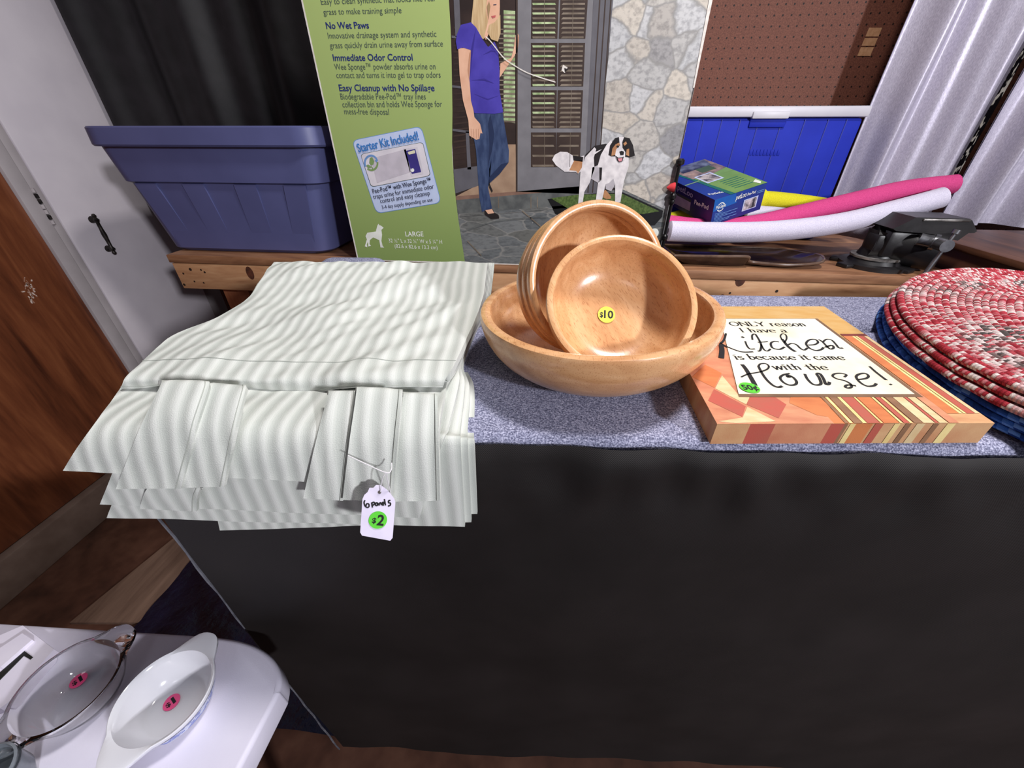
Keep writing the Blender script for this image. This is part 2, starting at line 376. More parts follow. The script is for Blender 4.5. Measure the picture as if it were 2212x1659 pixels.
# dust cover: gathered near the top seam
mb = MB(); rows = []
for i in range(40):
    z = T - .005 - (T - .005 - .185) * (i / 39) ** 1.3; row = []
    for j in range(150):
        x = SX0 + .004 + (SX1 - SX0 - .008) * j / 149
        dz = T - z; g = math.exp(-((dz - .05) / .04) ** 2)
        y = -.006 - .012 * g * mnoise.noise(Vector((x * 26, z * 12, 3))) - .010 * mnoise.noise(Vector((x * 3.1, z * 3.0, 1))) * min(1, dz / .2) - .003 * mnoise.noise(Vector((x * 12, z * 5, 9)))
        zz = z + (.003 * mnoise.noise(Vector((x * 14, 0, 5))) if i == 0 else 0)
        row.append(S(x, y - .004 + .007 * math.exp(-(dz - .005) / .008), zz))
    rows.append(row)
mb.loft(rows, blackcloth, False, wrap=False); mb.build('dust_cover', sofa)
mb = MB(); piping = mat('grey_piping', (104, 104, 112), (74, 74, 82), scale=60, rough=.8)
mb.tube([S(SX0 - .001, -.012 + .0008 * math.sin(k * 1.7), T - .03 - k * (T - .03 - .19) / 30) for k in range(31)], [.0013 + .0006 * random.random() for k in range(31)], piping, 6); mb.build('piping', sofa)
# navy plastic sheet on the floor behind the sofa edge
nv = mat('navy_plastic', (20, 22, 46), (10, 12, 28), scale=12, rough=.3, spec=.5, bump=.8, bscale=26, bdist=.01)
mb = MB(); rows = []
for i in range(26):
    row = []
    for j in range(26):
        x = -1.30 + .865 * j / 25; y = .30 + .55 * i / 25
        row.append(Vector((x, y, .012 + .02 * abs(mnoise.noise(Vector((x * 9, y * 9, 2)))))))
    rows.append(row)
mb.loft(rows, nv, False, wrap=False); o = mb.build('plastic_sheet'); tag(rebase(o, (-.8, .55, 0)), 'crumpled dark navy plastic sheet on the floor left of the sofa', 'plastic sheet')
# ================================================================== CURTAIN PANELS ON THE SOFA
cf = NT('striped_curtain_cotton')
uvn = cf.n('ShaderNodeUVMap'); sp = cf.n('ShaderNodeSeparateXYZ'); cf.l(uvn.outputs[0], sp.inputs[0])
nzz = cf.n('ShaderNodeTexNoise'); nzz.inputs['Scale'].default_value = 9; cf.l(uvn.outputs[0], nzz.inputs[0])
U = cf.math('ADD', sp.outputs[0], cf.math('MULTIPLY', nzz.outputs[0], .003))
PIT2 = .0155
s1 = cf.math('SINE', cf.math('MULTIPLY', U, 2 * math.pi / PIT2)); s2 = cf.math('SINE', cf.math('MULTIPLY', U, 2 * math.pi / .0021))
st = cf.math('ADD', cf.math('MULTIPLY', s1, .42), .5)
fn = cf.n('ShaderNodeTexNoise'); fn.inputs['Scale'].default_value = 900; fn.inputs['Detail'].default_value = 2; cf.l(uvn.outputs[0], fn.inputs[0])
bf = cf.math('ADD', st, cf.math('ADD', cf.math('MULTIPLY', s2, .07), cf.math('MULTIPLY', cf.math('SUBTRACT', fn.outputs[0], .5), .35)))
cf.l(cf.ramp(bf, [(.12, (186, 190, 184)), (.5, (197, 200, 194)), (.88, (209, 211, 206))]), cf.b.inputs['Base Color'])
nb = cf.n('ShaderNodeTexNoise'); nb.inputs['Scale'].default_value = 26; nb.inputs['Detail'].default_value = 3; cf.l(uvn.outputs[0], nb.inputs[0])
hh = cf.math('ADD', cf.math('MULTIPLY', s1, .55), cf.math('ADD', cf.math('MULTIPLY', fn.outputs[0], .3), cf.math('MULTIPLY', nb.outputs[0], .5)))
cf.bump(hh, .55, .0016); curtain_cloth = cf.set(.85, .15)
stitch_m = mat('grey_thread', (172, 176, 168), rough=.8)
def drape(name, parent, L, Rr, th=.004, wr=.003, nu=60, seed=0, fr=18, k=7, wave=None):
    Ls, Rs = smoothline(L, k), smoothline(Rr, k); n = len(Ls); top = []; uv = []; acc = 0.0
    for i in range(n):
        if i: acc += ((Ls[i] - Ls[i - 1]).length + (Rs[i] - Rs[i - 1]).length) / 2
        row = []; ur = []
        for j in range(nu + 1):
            t = j / nu; p = Ls[i].lerp(Rs[i], t); e = min(1, min(t, 1 - t) * 8) * .7 + .3
            p = p + Vector((0, -.35, 1)) * (wr * e * (mnoise.noise(Vector((p.x * fr * .6 + seed, acc * fr, seed))) + .5 * mnoise.noise(Vector((p.x * fr * 2 + acc * 25, acc * fr * 1.2, seed + 4)))))
            if wave: p = p + wave(t, i / (n - 1))
            row.append(p); ur.append((p.x * math.cos(YAW) + p.y * math.sin(YAW) + .37 * seed + .0018 * mnoise.noise(Vector((acc * 12, t * 3, seed))), acc))
        top.append(row); uv.append(ur)
    bot = []
    for i in range(n):
        row = []
        for j in range(nu + 1):
            du = top[i][min(j + 1, nu)] - top[i][max(j - 1, 0)]; dv = top[min(i + 1, n - 1)][j] - top[max(i - 1, 0)][j]
            nn = dv.cross(du).normalized()
            row.append(top[i][j] + nn * (-th if nn.z > 0 or nn.y < 0 else th))
        bot.append(row)
    m = MB(); m.quad_uv(top, uv, curtain_cloth); m.quad_uv([r[::-1] for r in bot], [r[::-1] for r in uv], curtain_cloth)
    m.quad_uv([top[0][::-1], bot[0][::-1]], [uv[0][::-1]] * 2, curtain_cloth); m.quad_uv([top[-1], bot[-1]], [uv[-1]] * 2, curtain_cloth)
    m.quad_uv([[r[0] for r in top], [r[0] for r in bot]], [[(a[0][0], a[0][1]) for a in uv]] * 2, curtain_cloth)
    m.quad_uv([[r[-1] for r in top][::-1], [r[-1] for r in bot][::-1]], [[(a[-1][0], a[-1][1]) for a in uv][::-1]] * 2, curtain_cloth)
    return m.build(name, parent, 60, weld=1e-6), top
Z = lambda px, py, z: hit(px, py, 2, T + z)
CG = 'folded curtain panels on the sofa'
PB = (-.27, .5, T)
def base_edges(dz, rx, lx=0, cut=7):
    L = [Z(592 + lx, 566, .062 - dz), Z(560 + lx, 608, .058 - dz), Z(532 + lx, 648, .047 - dz), Z(476 + lx, 683, .046 - dz), Z(372 + lx, 726, .047 - dz), Z(302 + lx, 787, .046 - dz), Z(272 + lx, 815, .045 - dz)]
    Q = [Z(1053 + rx, 568, .062 - dz), Z(1049 + rx, 605, .057 - dz), Z(1044 + rx, 640, .048 - dz), Z(1030 + rx, 682, .046 - dz), Z(1010 + rx, 725, .048 - dz), Z(982 + rx * 1.6, 787, .047 - dz), Z(964 + rx * 1.8, 815, .045 - dz)]
    return L[:cut], Q[:cut]
p1 = thing('curtain_panel', 'uppermost pale green striped curtain with tab loops hanging from its hem', 'curtain', PB, CG)
L, Q = base_edges(0, 0); L.append(Z(256, 838, .034)); Q.append(Z(957, 838, .034))
hemwave = lambda t, v: Vector((0, .006 * math.exp(-((t - .3) / .16) ** 2) - .004 * math.exp(-((t - .75) / .2) ** 2), .004 * math.sin(t * 9))) * max(0, (v - .86) / .14)
_, top1 = drape('folded_cloth', p1, L, Q, .009, .0085, 80, 1, 15, 8, hemwave)
mb = MB(); r = 39
mb.tube([top1[r][j] + Vector((0, 0, .0006)) for j in range(0, 81)], .00032, stitch_m, 5)
mb.tube([top1[-3][j] + Vector((0, 0, .0006)) for j in range(0, 81)], .00032, stitch_m, 5); mb.build('stitching', p1)
def tab(parent, TL, TR, BL, BR, d0, d1, seed):
    l = [FW(*TL, d0 + .012), FW(*TL, d0) + Vector((0, 0, -.004))]; r_ = [FW(*TR, d0 + .012), FW(*TR, d0) + Vector((0, 0, -.004))]
    for f in (.45, 1):
        d = d0 + (d1 - d0) * (f ** .6); q = lambda A, B: FW(A[0] + (B[0] - A[0]) * f, A[1] + (B[1] - A[1]) * f, d)
        l.append(q(TL, BL)); r_.append(q(TR, BR))
    o, tp = drape('tab_loop', parent, l, r_, .0035, .0022, 16, seed, 30, 6)
    m = MB()
    m.tube([row[-2] + Vector((0, -.0009, .0006)) for row in tp], .00032, stitch_m, 5); m.build('stitching', o)
tab(p1, (342, 822), (448, 826), (250, 1057), (391, 1056), .280, .232, 11)
tab(p1, (449, 829), (527, 832), (393, 1055), (483, 1051), .282, .2335, 12)
tab(p1, (706, 846), (767, 846), (655, 1077), (741, 1082), .282, .2335, 13)
tab(p1, (768, 838), (868, 843), (740, 1080), (848, 1083), .278, .230, 14)
tab(p1, (869, 849), (944, 853), (850, 1085), (951, 1081), .282, .2335, 15)
p2 = thing('curtain_panel', 'second pale striped curtain down, its corner drooping past the sofa to the left', 'curtain', PB, CG)
L, Q = base_edges(.011, 3); L += [Z(258, 842, .03), FW(200, 920, .266), FW(136, 1017, .247)]; Q += [Z(962, 842, .03), FW(948, 930, .260), FW(940, 1052, .2405)]
drape('folded_cloth', p2, L, Q, .007, .003, 70, 21, 20)
p3 = thing('curtain_panel', 'third pale striped curtain down, ending just below the tab loops', 'curtain', PB, CG)
L, Q = base_edges(.021, 6, 4, 6); L += [Z(310, 812, .026), FW(290, 905, .285), FW(267, 962, .2605), FW(216, 1090, .2505)]; Q += [Z(992, 826, .026), FW(968, 920, .283), FW(954, 962, .2605), FW(906, 1119, .2495)]
_, t3 = drape('folded_cloth', p3, L, Q, .006, .003, 60, 31, 20)
tab(p3, (318, 1040), (428, 1045), (302, 1100), (425, 1105), .243, .240, 33)
p4 = thing('curtain_panel', 'fourth pale striped curtain down, bottom edge shaded by the panels above', 'curtain', PB, CG)
L, Q = base_edges(.031, 9, 8, 6); L += [Z(325, 815, .017), FW(310, 915, .288), FW(291, 962, .263), FW(230, 1119, .2545)]; Q += [Z(1004, 830, .017), FW(994, 930, .287), FW(995, 962, .263), FW(1004, 1138, .2535)]
drape('folded_cloth', p4, L, Q, .005, .003, 60, 41, 20)
p5 = thing('curtain_panel', 'fifth pale striped curtain down, lowest hanging edge over black cloth', 'curtain', PB, CG)
L, Q = base_edges(.040, 12, 12, 6); L += [Z(345, 820, .009), FW(430, 930, .291), FW(436, 962, .2655), FW(475, 1146, .258)]; Q += [Z(1014, 835, .009), FW(1010, 935, .29), FW(1011, 962, .2655), FW(1018, 1128, .2575)]
drape('folded_cloth', p5, L, Q, .005, .0025, 60, 51, 20)
p6 = thing('curtain_panel', 'bottom pale striped curtain of the pile, sticking out furthest right beside the bowls', 'curtain', PB, CG)
L, Q = base_edges(.049, 15, 18, 6); L += [Z(365, 825, .003), FW(470, 930, .293), FW(475, 962, .268), FW(505, 1120, .262)]; Q += [Z(1024, 835, .003), FW(1024, 935, .293), FW(1025, 962, .268), FW(1031, 1110, .262)]
drape('folded_cloth', p6, L, Q, .004, .002, 60, 61, 20)
# price tag hanging from the uppermost curtain
TD = .2245
tagm = mat('lilac_white_card', (222, 214, 234), (212, 204, 226), scale=60, rough=.6)
tg = thing('price_tag', 'small white paper price tag on string reading 6 panels with green sticker', 'price tag', FW(815, 1168, TD))
TP = FW(815, 1062, .2205); TN = ((CAM - TP).normalized() * .62 + Vector((0, -.38, 0))).normalized()
F = lambda px, py: plane_hit(px, py, TP, TN)
tp_ = [(782, 1157), (778, 1150), (783, 1078), (787, 1069), (794, 1063), (798, 1054), (806, 1054), (812, 1048), (822, 1048), (832, 1055), (838, 1060), (845, 1069), (852, 1078), (854, 1086), (848, 1162), (843, 1168)]
nrm = (F(848, 1160) - F(780, 1150)).cross(F(783, 1078) - F(780, 1150)).normalized()
if nrm.y > 0: nrm = -nrm
mb = MB(); mb.prism([F(*q) for q in tp_], -nrm * .0006, tagm)
hc = F(820, 1063); e1 = (F(848, 1160) - F(780, 1150)).normalized(); e2 = (F(783, 1078) - F(780, 1150)).normalized(); e2 = (e2 - e1 * e2.dot(e1)).normalized()
mb.disc(hc + nrm * .0004, e1, e2, .0014, mat('punched_hole', (96, 88, 84), rough=.8), 16)
hand = {'6': [[(600, 445), (590, 470), (600, 510), (625, 530), (648, 520), (645, 490), (620, 488), (612, 515)]], 'p': [[(680, 470), (690, 532)], [(682, 480), (705, 468), (718, 482), (700, 502), (688, 500)]],
        'a': [[(750, 475), (730, 480), (728, 505), (748, 505), (752, 478), (758, 508)]], 'n': [[(768, 478), (772, 508)], [(770, 486), (786, 474), (796, 500)]],
        'e': [[(806, 488), (826, 484), (824, 470), (808, 474), (806, 500), (828, 502)]], 'l': [[(832, 430), (846, 506)]], 's': [[(905, 446), (882, 452), (884, 474), (905, 480), (902, 504), (874, 514)]]}
for ch in hand.values():
    for stn in ch:
        ribbon(mb, [F(680 + a / 5.53, 1000 + b / 5.53) for a, b in stn], .0012, black_ink, nrm, .0003)
card = mb.build('card', tg)
def sticker(parent, c, u, v, n, r, m, txt, w_, cap, bold=.012, rough=None, parts=None):
    m_ = MB(); c = Vector(c); n = Vector(n); u = Vector(u); v = Vector(v)
    ring = [c + (u * math.cos(2 * math.pi * k / 40) + v * math.sin(2 * math.pi * k / 40)) * r for k in range(40)]
    m_.prism([p + n * .0003 for p in ring], n * .0003, m)
    for s, x0, x1, y, cp in (parts or [(txt, -w_ / 2, w_ / 2, -cap / 2, cap)]):
        letter(m_, s, c + u * x0 + v * y, c + u * x1 + v * y, cp, black_ink, v, n, bold * 2.2, .0008)
    return m_.build('price_sticker', parent)
green_st = mat('green_sticker', (98, 206, 62), (88, 198, 54), scale=40, rough=.5); yellow_st = mat('yellow_sticker', (232, 232, 82), (224, 224, 70), scale=40, rough=.5); pink_st = mat('pink_sticker', (250, 92, 150), (242, 80, 140), scale=40, rough=.5)
sc_ = F(816.5, 1123); a_ = R(3)
sticker(tg, sc_, (e1 * math.cos(a_) + e2 * math.sin(a_)), (e2 * math.cos(a_) - e1 * math.sin(a_)), nrm, .0074, green_st, '', 0, 0, parts=[('$', -.0045, -.0012, -.0026, .0042), ('2', -.0005, .0052, -.0040, .0085)])
mb = MB()
str_m = mat('white_string', (226, 222, 226), rough=.8)
mb.tube(smoothline([FW(752, 984, .2335), FW(790, 1002, .2285), FW(834, 1021, .2235), FW(845, 1015, .226), FW(846, 1000, .2315)]), .00045, str_m, 6)
mb.tube(smoothline([FW(834, 1021, .2235), FW(826, 1035, .2215), F(822, 1062) + nrm * .0008]), .0004, str_m, 6)
mb.tube(smoothline([FW(834, 1021, .2235), FW(838, 1040, .2225), FW(843, 1062, .2225), FW(845, 1070, .2225)]), .0004, str_m, 6); mb.build('string', tg)
# ================================================================== WOODEN BOWLS
def bowl_wood(name, stretch, rot):
    t = NT(name); v = t.coord(stretch, rot)
    nz = t.n('ShaderNodeTexNoise'); nz.inputs['Scale'].default_value = 9; nz.inputs['Detail'].default_value = 6; nz.inputs['Distortion'].default_value = .6; t.l(v, nz.inputs[0])
    v2 = t.coord(tuple(s * 1.0 for s in (420, 70, 420)), rot); n2 = t.n('ShaderNodeTexNoise'); n2.inputs['Scale'].default_value = 2.2; n2.inputs['Detail'].default_value = 2; t.l(v2, n2.inputs[0])
    c = t.ramp(nz.outputs[0], [(.3, (200, 146, 100)), (.5, (216, 164, 116)), (.7, (228, 180, 134))])
    fl = t.ramp(n2.outputs[0], [(.30, (176, 122, 80)), (.44, (255, 255, 255))])
    t.l(t.mix(.45, c, fl, 'MULTIPLY'), t.b.inputs['Base Color']); t.bump(n2.outputs[0], .08, .0005)
    return t.set(.26, .5, Coat_Weight=.35, Coat_Roughness=.14)
bw = bowl_wood('beech_bowl_wood', (2, 8, 8), (0, 0, R(24)))
def bowl_prof(r, h, th, foot):
    out = [(0.0001, 0), (foot, 0), (foot * 1.02, .002)]
    for k in range(1, 15):
        a = k / 14 * math.pi / 2; out.append((foot + (r - foot) * math.sin(a), .002 + (h - .002 - th * .35) * (1 - math.cos(a))))
    rim = [(r, h - th * .3), (r - th * .12, h - th * .08), (r - th * .35, h), (r - th * .65, h), (r - th * .88, h - th * .08), (r - th, h - th * .35)]
    inn = []; fi = foot * .9; ri = r - th
    for k in range(14, -1, -1):
        a = k / 14 * math.pi / 2; inn.append((fi + (ri - fi) * math.sin(a), th * .9 + (h - th * 1.3 - th * .9) * (1 - math.cos(a))))
    return out + rim[1:] + inn[1:] + [(fi * .5, th * .85), (.0001, th * .85)]
BLC = Vector((.060, .441, T + .003))
big = thing('salad_bowl', 'large round beech salad bowl on the grey sofa holding smaller bowls', 'bowl', BLC)
tilt = Matrix.Rotation(R(-3.0), 4, 'Y')
mb = MB(); mb.lathe(bowl_prof(.138, .076, .0135, .062), bw, Matrix.Translation(BLC) @ tilt, 96); mb.build('bowl_body', big, 40)
# small bowl prototype, built about its own base with the opening along +Z
def small_bowl(label, rim_c, n, r, group, spin=0.0):
    n = Vector(n).normalized(); M = Matrix.Translation(Vector(rim_c) - n * .050) @ n.to_track_quat('Z', 'Y').to_matrix().to_4x4() @ Matrix.Rotation(spin, 4, 'Z')
    o = bpy.data.objects.new('serving_bowl', None); col.objects.link(o); o.empty_display_size = .05; o.matrix_world = M; W[o.name] = M.copy()
    tag(o, label, 'bowl', group); return o, M, n
SG = 'small wooden bowls inside the salad bowl'
FN, FC, FR = (.064, -.70, .711), (.0730, .3767, 1.2408), .076
sb0, M0, n0 = small_bowl('small wooden bowl in front with the yellow sticker, facing up', FC, FN, FR, SG, R(30))
bw2 = bowl_wood('beech_small_bowl_wood', (8, 2, 8), (0, 0, R(12)))
mb = MB(); mb.lathe(bowl_prof(FR, .050, .0078, .036), bw2, M0, 80); body0 = mb.build('bowl_body', sb0, 40)
BN, BC = Vector((.342, -.882, .323)).normalized(), Vector((.0540, .4290, 1.2446))
labs = ['small wooden bowl behind the stickered one, topmost rim of the leaning stack', 'second small wooden bowl of the leaning stack, only its left rim showing', 'rearmost small wooden bowl of the leaning stack, lowest edge at left']
for k in range(3):
    o, Mk, nk = small_bowl(labs[k], BC - BN * (.0135 * k) + Vector((-.0016 * k, 0, -.0016 * k)), BN, FR, SG, R(70 * k)); o.scale = (1.084,) * 3
    b = body0.copy(); col.objects.link(b); b.parent = o; b.matrix_parent_inverse = Matrix()
c = M0 @ Vector((0, 0, .0072)); ux = Vector((1, 0, 0)); ux = (ux - n0 * ux.dot(n0)).normalized(); vx = n0.cross(ux)
st_c = plane_hit(1310, 680, c, n0)
sticker(sb0, st_c, ux, vx, n0, .0095, yellow_st, '', 0, 0, parts=[('$', -.0074, -.0038, -.0034, .0058), ('10', -.0028, .0074, -.0040, .0086)])
# ================================================================== CANVAS SIGN
ST = T + .024
FL, FRt, BRt = hit(1549, 916, 2, ST), hit(2149, 914, 2, ST), hit(1780, 662, 2, ST)
BLt = FL + (BRt - FRt) + Vector((-.004, 0, 0))
sign = thing('canvas_sign', 'square printed canvas sign about having a kitchen, lying on the grey sofa', 'sign', ((FL + BRt) / 2 - Vector((0, 0, .024))))
def sgp(s, t): return (FL.lerp(FRt, s)).lerp(BLt.lerp(BRt, s), t)
sg_tan = mat('sign_tan_print', (214, 172, 126), (196, 138, 98), scale=22, stretch=(1, 3, 1), rough=.55, bump=.15, bscale=900)
def pr(n, c, c2, sc=30, st=(1, 3, 1)): return mat('sign_print_' + n, c, c2, scale=sc, stretch=st, rough=.55, bump=.12, bscale=900)
p_gold, p_red, p_or, p_cream, p_brn, p_ylw, p_rust = pr('gold', (200, 154, 86), (206, 168, 110)), pr('red', (188, 88, 74), (176, 96, 78)), pr('orange', (210, 128, 78), (196, 112, 66)), pr('cream', (226, 206, 164), (214, 184, 136), 40), pr('brown', (152, 112, 82), (132, 96, 70)), pr('yellow', (240, 218, 152), (224, 192, 124)), pr('rust', (126, 58, 46), (112, 50, 40))
p_paper = mat('sign_paper_print', (240, 235, 216), (232, 216, 178), scale=16, rough=.55, lo=.5, hi=.78)
p_shadow = mat('sign_border_print', (112, 84, 62), (130, 98, 74), scale=30, rough=.55); p_blush = pr('blush', (212, 148, 112), (194, 122, 92))
dn = Vector((0, 0, -.024))
mb = MB(); mb.prism([FL, FRt, BRt, BLt], dn, sg_tan); 
def sq(s0, s1, t0, t1, m, lev, sk=0.0):
    mb.poly([sgp(s0, t0) + UP * lev * .0002, sgp(s1, t0) + UP * lev * .0002, sgp(s1 + sk, t1) + UP * lev * .0002, sgp(s0 + sk, t1) + UP * lev * .0002], m)
SP = lambda px, py: hit(px, py, 2, ST)
CR = lambda pts, ox=1480, oy=560, k=3.022: [SP(ox + a / k, oy + b / k) for a, b in pts]
def pl(pts, m, lev): mb.poly([p + UP * lev * .0002 for p in pts], m)
sq(0, 1, .80, 1, p_gold, 1); sq(.86, 1, .62, .8, p_gold, 1); sq(0, .42, 0, .8, p_blush, 1); sq(.42, .62, 0, .2, p_or, 1)
pl(CR([(130, 690), (238, 745), (190, 840), (45, 770)]), p_or, 2); pl(CR([(188, 850), (395, 962), (372, 1030), (150, 925)]), p_red, 2)
pl(CR([(430, 885), (560, 885), (660, 950), (610, 1040), (400, 950)]), p_red, 2); pl(CR([(690, 885), (850, 885), (945, 960), (930, 1030), (860, 1020), (680, 940)]), p_or, 2)
pl(CR([(240, 760), (345, 885), (425, 890), (398, 950), (195, 845)]), p_cream, 2); pl(CR([(405, 965), (590, 1060), (330, 1072), (215, 1060), (375, 1035)]), p_cream, 2)
xs = [(.46, .012, p_brn), (.476, .012, p_ylw), (.492, .03, p_brn), (.524, .014, p_ylw), (.54, .045, p_red), (.588, .008, p_ylw), (.60, .055, p_or), (.658, .009, p_ylw), (.672, .02, p_red), (.694, .009, p_ylw), (.71, .03, p_brn), (.742, .04, p_cream), (.785, .012, p_red), (.80, .03, p_cream), (.835, .035, p_blush)]
for s, w_, m in xs: sq(s, s + w_, 0.0, .21, m, 3, 0.004)
for s, w_, m in ((.872, .045, p_or), (.918, .012, p_ylw), (.934, .010, p_ylw), (.946, .03, p_red), (.978, .016, p_cream)): sq(s, s + w_, .05, .635, m, 3)
sq(.872, 1, .635, .66, p_rust, 3)
ip = [(1595, 852.5), (1975, 853), (1759, 690), (1556, 690)]
ipp = [SP(*q) for q in ip]; ctr = sum(ipp, Vector()) / 4
pl([ctr + (p - ctr) * 1.035 + Vector((.002, -.0015, 0)) for p in ipp], p_shadow, 4); pl(ipp, p_paper, 5)
# front edge shows the wrapped print
fe = (FL - BLt).normalized()
for s, w_, m in ((0, .12, sg_tan), (.12, .09, p_red), (.21, .20, p_blush), (.41, .05, p_red), (.46, .012, p_brn), (.48, .02, p_ylw), (.50, .06, p_or), (.57, .03, p_red), (.64, .02, p_ylw), (.68, .02, p_brn), (.72, .03, p_cream), (.78, .02, p_brn), (.83, .03, p_ylw)):
    o_ = fe * .0003; q = [FL.lerp(FRt, s) + o_, FL.lerp(FRt, s + w_) + o_]; mb.poly([q[0], q[1], q[1] + dn + Vector((.0, 0, 0)), q[0] + dn], m)
sn, sv = UP, (BLt - FL).normalized()
K = lambda a, b: SP(1500 + a / 4.608, 660 + b / 4.608)
LO = .0013
_rib = ribbon
def ribbon(mb_, pts, wd, m, n, off=.0013, pen=None, k=5): _rib(mb_, pts, wd, m, n, off, pen, k)
serif_text(mb, 'ONLY reason', K(362, 211), K(1122, 213), .0135, black_ink, sv, sn, .78)
serif_text(mb, 'I have a', K(465, 274), K(935, 276), .0130, black_ink, sv, sn, .8)
serif_text(mb, 'is because it came', K(408, 546), K(1512, 549), .0125, black_ink, sv, sn, .85)
serif_text(mb, 'with the', K(795, 647), K(1348, 649), .0122, black_ink, sv, sn, .85)
kit = [(.0062, [(262, 395), (272, 450), (265, 530)]), (.0030, [(312, 285), (292, 350), (255, 388)]), (.0026, [(255, 382), (350, 430), (470, 470), (582, 469)]),
 (.0024, [(503, 363), (520, 408), (550, 440), (600, 440)]), (.0040, [(465, 318), (492, 328)]),
 (.0026, [(575, 350), (572, 305), (600, 292), (632, 335), (662, 400), (652, 455), (628, 463)]), (.0022, [(628, 374), (680, 372), (728, 367)]), (.0024, [(660, 395), (690, 447), (725, 462), (755, 440)]),
 (.0028, [(838, 370), (790, 366), (758, 385), (775, 430), (845, 445), (895, 420)]),
 (.0020, [(870, 348), (853, 312), (875, 288), (908, 302), (914, 340), (890, 380)]), (.0040, [(868, 340), (915, 400), (958, 440), (1003, 468)]), (.0026, [(930, 400), (965, 385), (1012, 398), (1052, 435), (1090, 452), (1122, 430)]),
 (.0028, [(1130, 402), (1195, 397), (1228, 372), (1195, 345), (1138, 352), (1108, 388), (1142, 432), (1205, 456), (1258, 447), (1282, 425)]),
 (.0028, [(1232, 346), (1272, 370), (1312, 412), (1350, 442), (1382, 430), (1368, 405), (1330, 412), (1300, 425)]), (.0026, [(1275, 372), (1310, 345), (1362, 352), (1405, 395), (1435, 430), (1475, 432)]),
 (.0050, [(472, 595), (508, 640), (550, 710), (602, 805)]), (.0022, [(462, 722), (530, 692), (640, 672), (718, 645), (737, 612), (705, 587), (655, 590), (634, 612)]), (.0032, [(634, 612), (668, 680), (720, 752), (782, 806), (832, 822), (872, 812)]),
 (.0030, [(945, 686), (885, 698), (850, 728), (880, 772), (940, 801), (1000, 796), (1012, 765), (975, 722), (922, 702), (928, 722), (958, 714)]),
 (.0032, [(1095, 690), (1120, 740), (1168, 788), (1220, 801), (1256, 785), (1236, 725), (1214, 692), (1245, 688), (1280, 738), (1302, 790), (1332, 792), (1340, 770)]),
 (.0026, [(1488, 722), (1508, 698), (1452, 684), (1390, 690), (1372, 712), (1412, 738), (1490, 757), (1546, 787), (1560, 818), (1528, 832), (1496, 820), (1512, 802), (1560, 801), (1604, 810)]),
 (.0028, [(1622, 746), (1700, 736), (1728, 712), (1700, 686), (1642, 690), (1605, 718), (1642, 772), (1712, 811), (1780, 808), (1806, 785)]),
 (.0030, [(1738, 614), (1800, 670), (1906, 752)]), (.0034, [(1938, 790), (1960, 800)])]
for w_, st_ in kit: ribbon(mb, [K(a, b) for a, b in st_], (w_ * .85, w_), black_ink, sn)
mb.build('printed_canvas', sign, fix=False)
c = SP(1618, 840.5); uu = (SP(1640, 837) - SP(1600, 843)).normalized()
uu = (FRt - FL).normalized(); vv = UP.cross(uu); aa = R(-4); u2 = uu * math.cos(aa) + vv * math.sin(aa)
sticker(sign, c + UP * .0014, u2, UP.cross(u2), UP, .0098, green_st, '50¢', .0155, .0088)
# ================================================================== BRAIDED PLACEMATS
def rope_mat(name, cols, twist, dark=None):
    t = NT(name); un = t.n('ShaderNodeUVMap'); s = t.n('ShaderNodeSeparateXYZ'); t.l(un.outputs[0], s.inputs[0])
    ph = t.math('ADD', t.math('MULTIPLY', s.outputs[0], twist), s.outputs[1]); cell = t.math('FLOOR', ph); fr = t.math('FRACT', ph)
    wn = t.n('ShaderNodeTexWhiteNoise', noise_dimensions='1D'); t.l(t.math('ADD', cell, .5), wn.inputs['W'])
    c = t.ramp(wn.outputs[0], cols, 'CONSTANT')
    lo = t.n('ShaderNodeTexNoise'); lo.inputs['Scale'].default_value = 9; t.l(t.coord(), lo.inputs[0])
    if dark:
        msk = t.ramp(lo.outputs[0], [(.52, (0, 0, 0)), (.60, (255, 255, 255))])
        c2 = t.ramp(wn.outputs[0], dark, 'CONSTANT'); c = t.mix(msk, c, c2)
    rd = t.math('SINE', t.math('MULTIPLY', fr, math.pi)); fz = t.n('ShaderNodeTexNoise'); fz.inputs['Scale'].default_value = 1400; t.l(t.coord(), fz.inputs[0])
    t.l(c, t.b.inputs['Base Color']); t.bump(t.math('ADD', rd, t.math('MULTIPLY', fz.outputs[0], .5)), .8, .0022); return t.set(.85, .15)
red_rope = rope_mat('red_white_braid', [(0, (188, 62, 74)), (.30, (206, 122, 128)), (.48, (232, 216, 212)), (.68, (164, 46, 58)), (.84, (220, 166, 168))], 300, [(0, (92, 84, 82)), (.30, (226, 206, 204)), (.56, (126, 104, 102)), (.70, (200, 96, 104)), (.88, (236, 224, 220))])
blue_rope = rope_mat('blue_braid', [(0, (38, 80, 164)), (.3, (64, 116, 206)), (.6, (30, 64, 140)), (.85, (104, 154, 232))], 120)
MA, MBb, MTH = .276, .168, R(54)
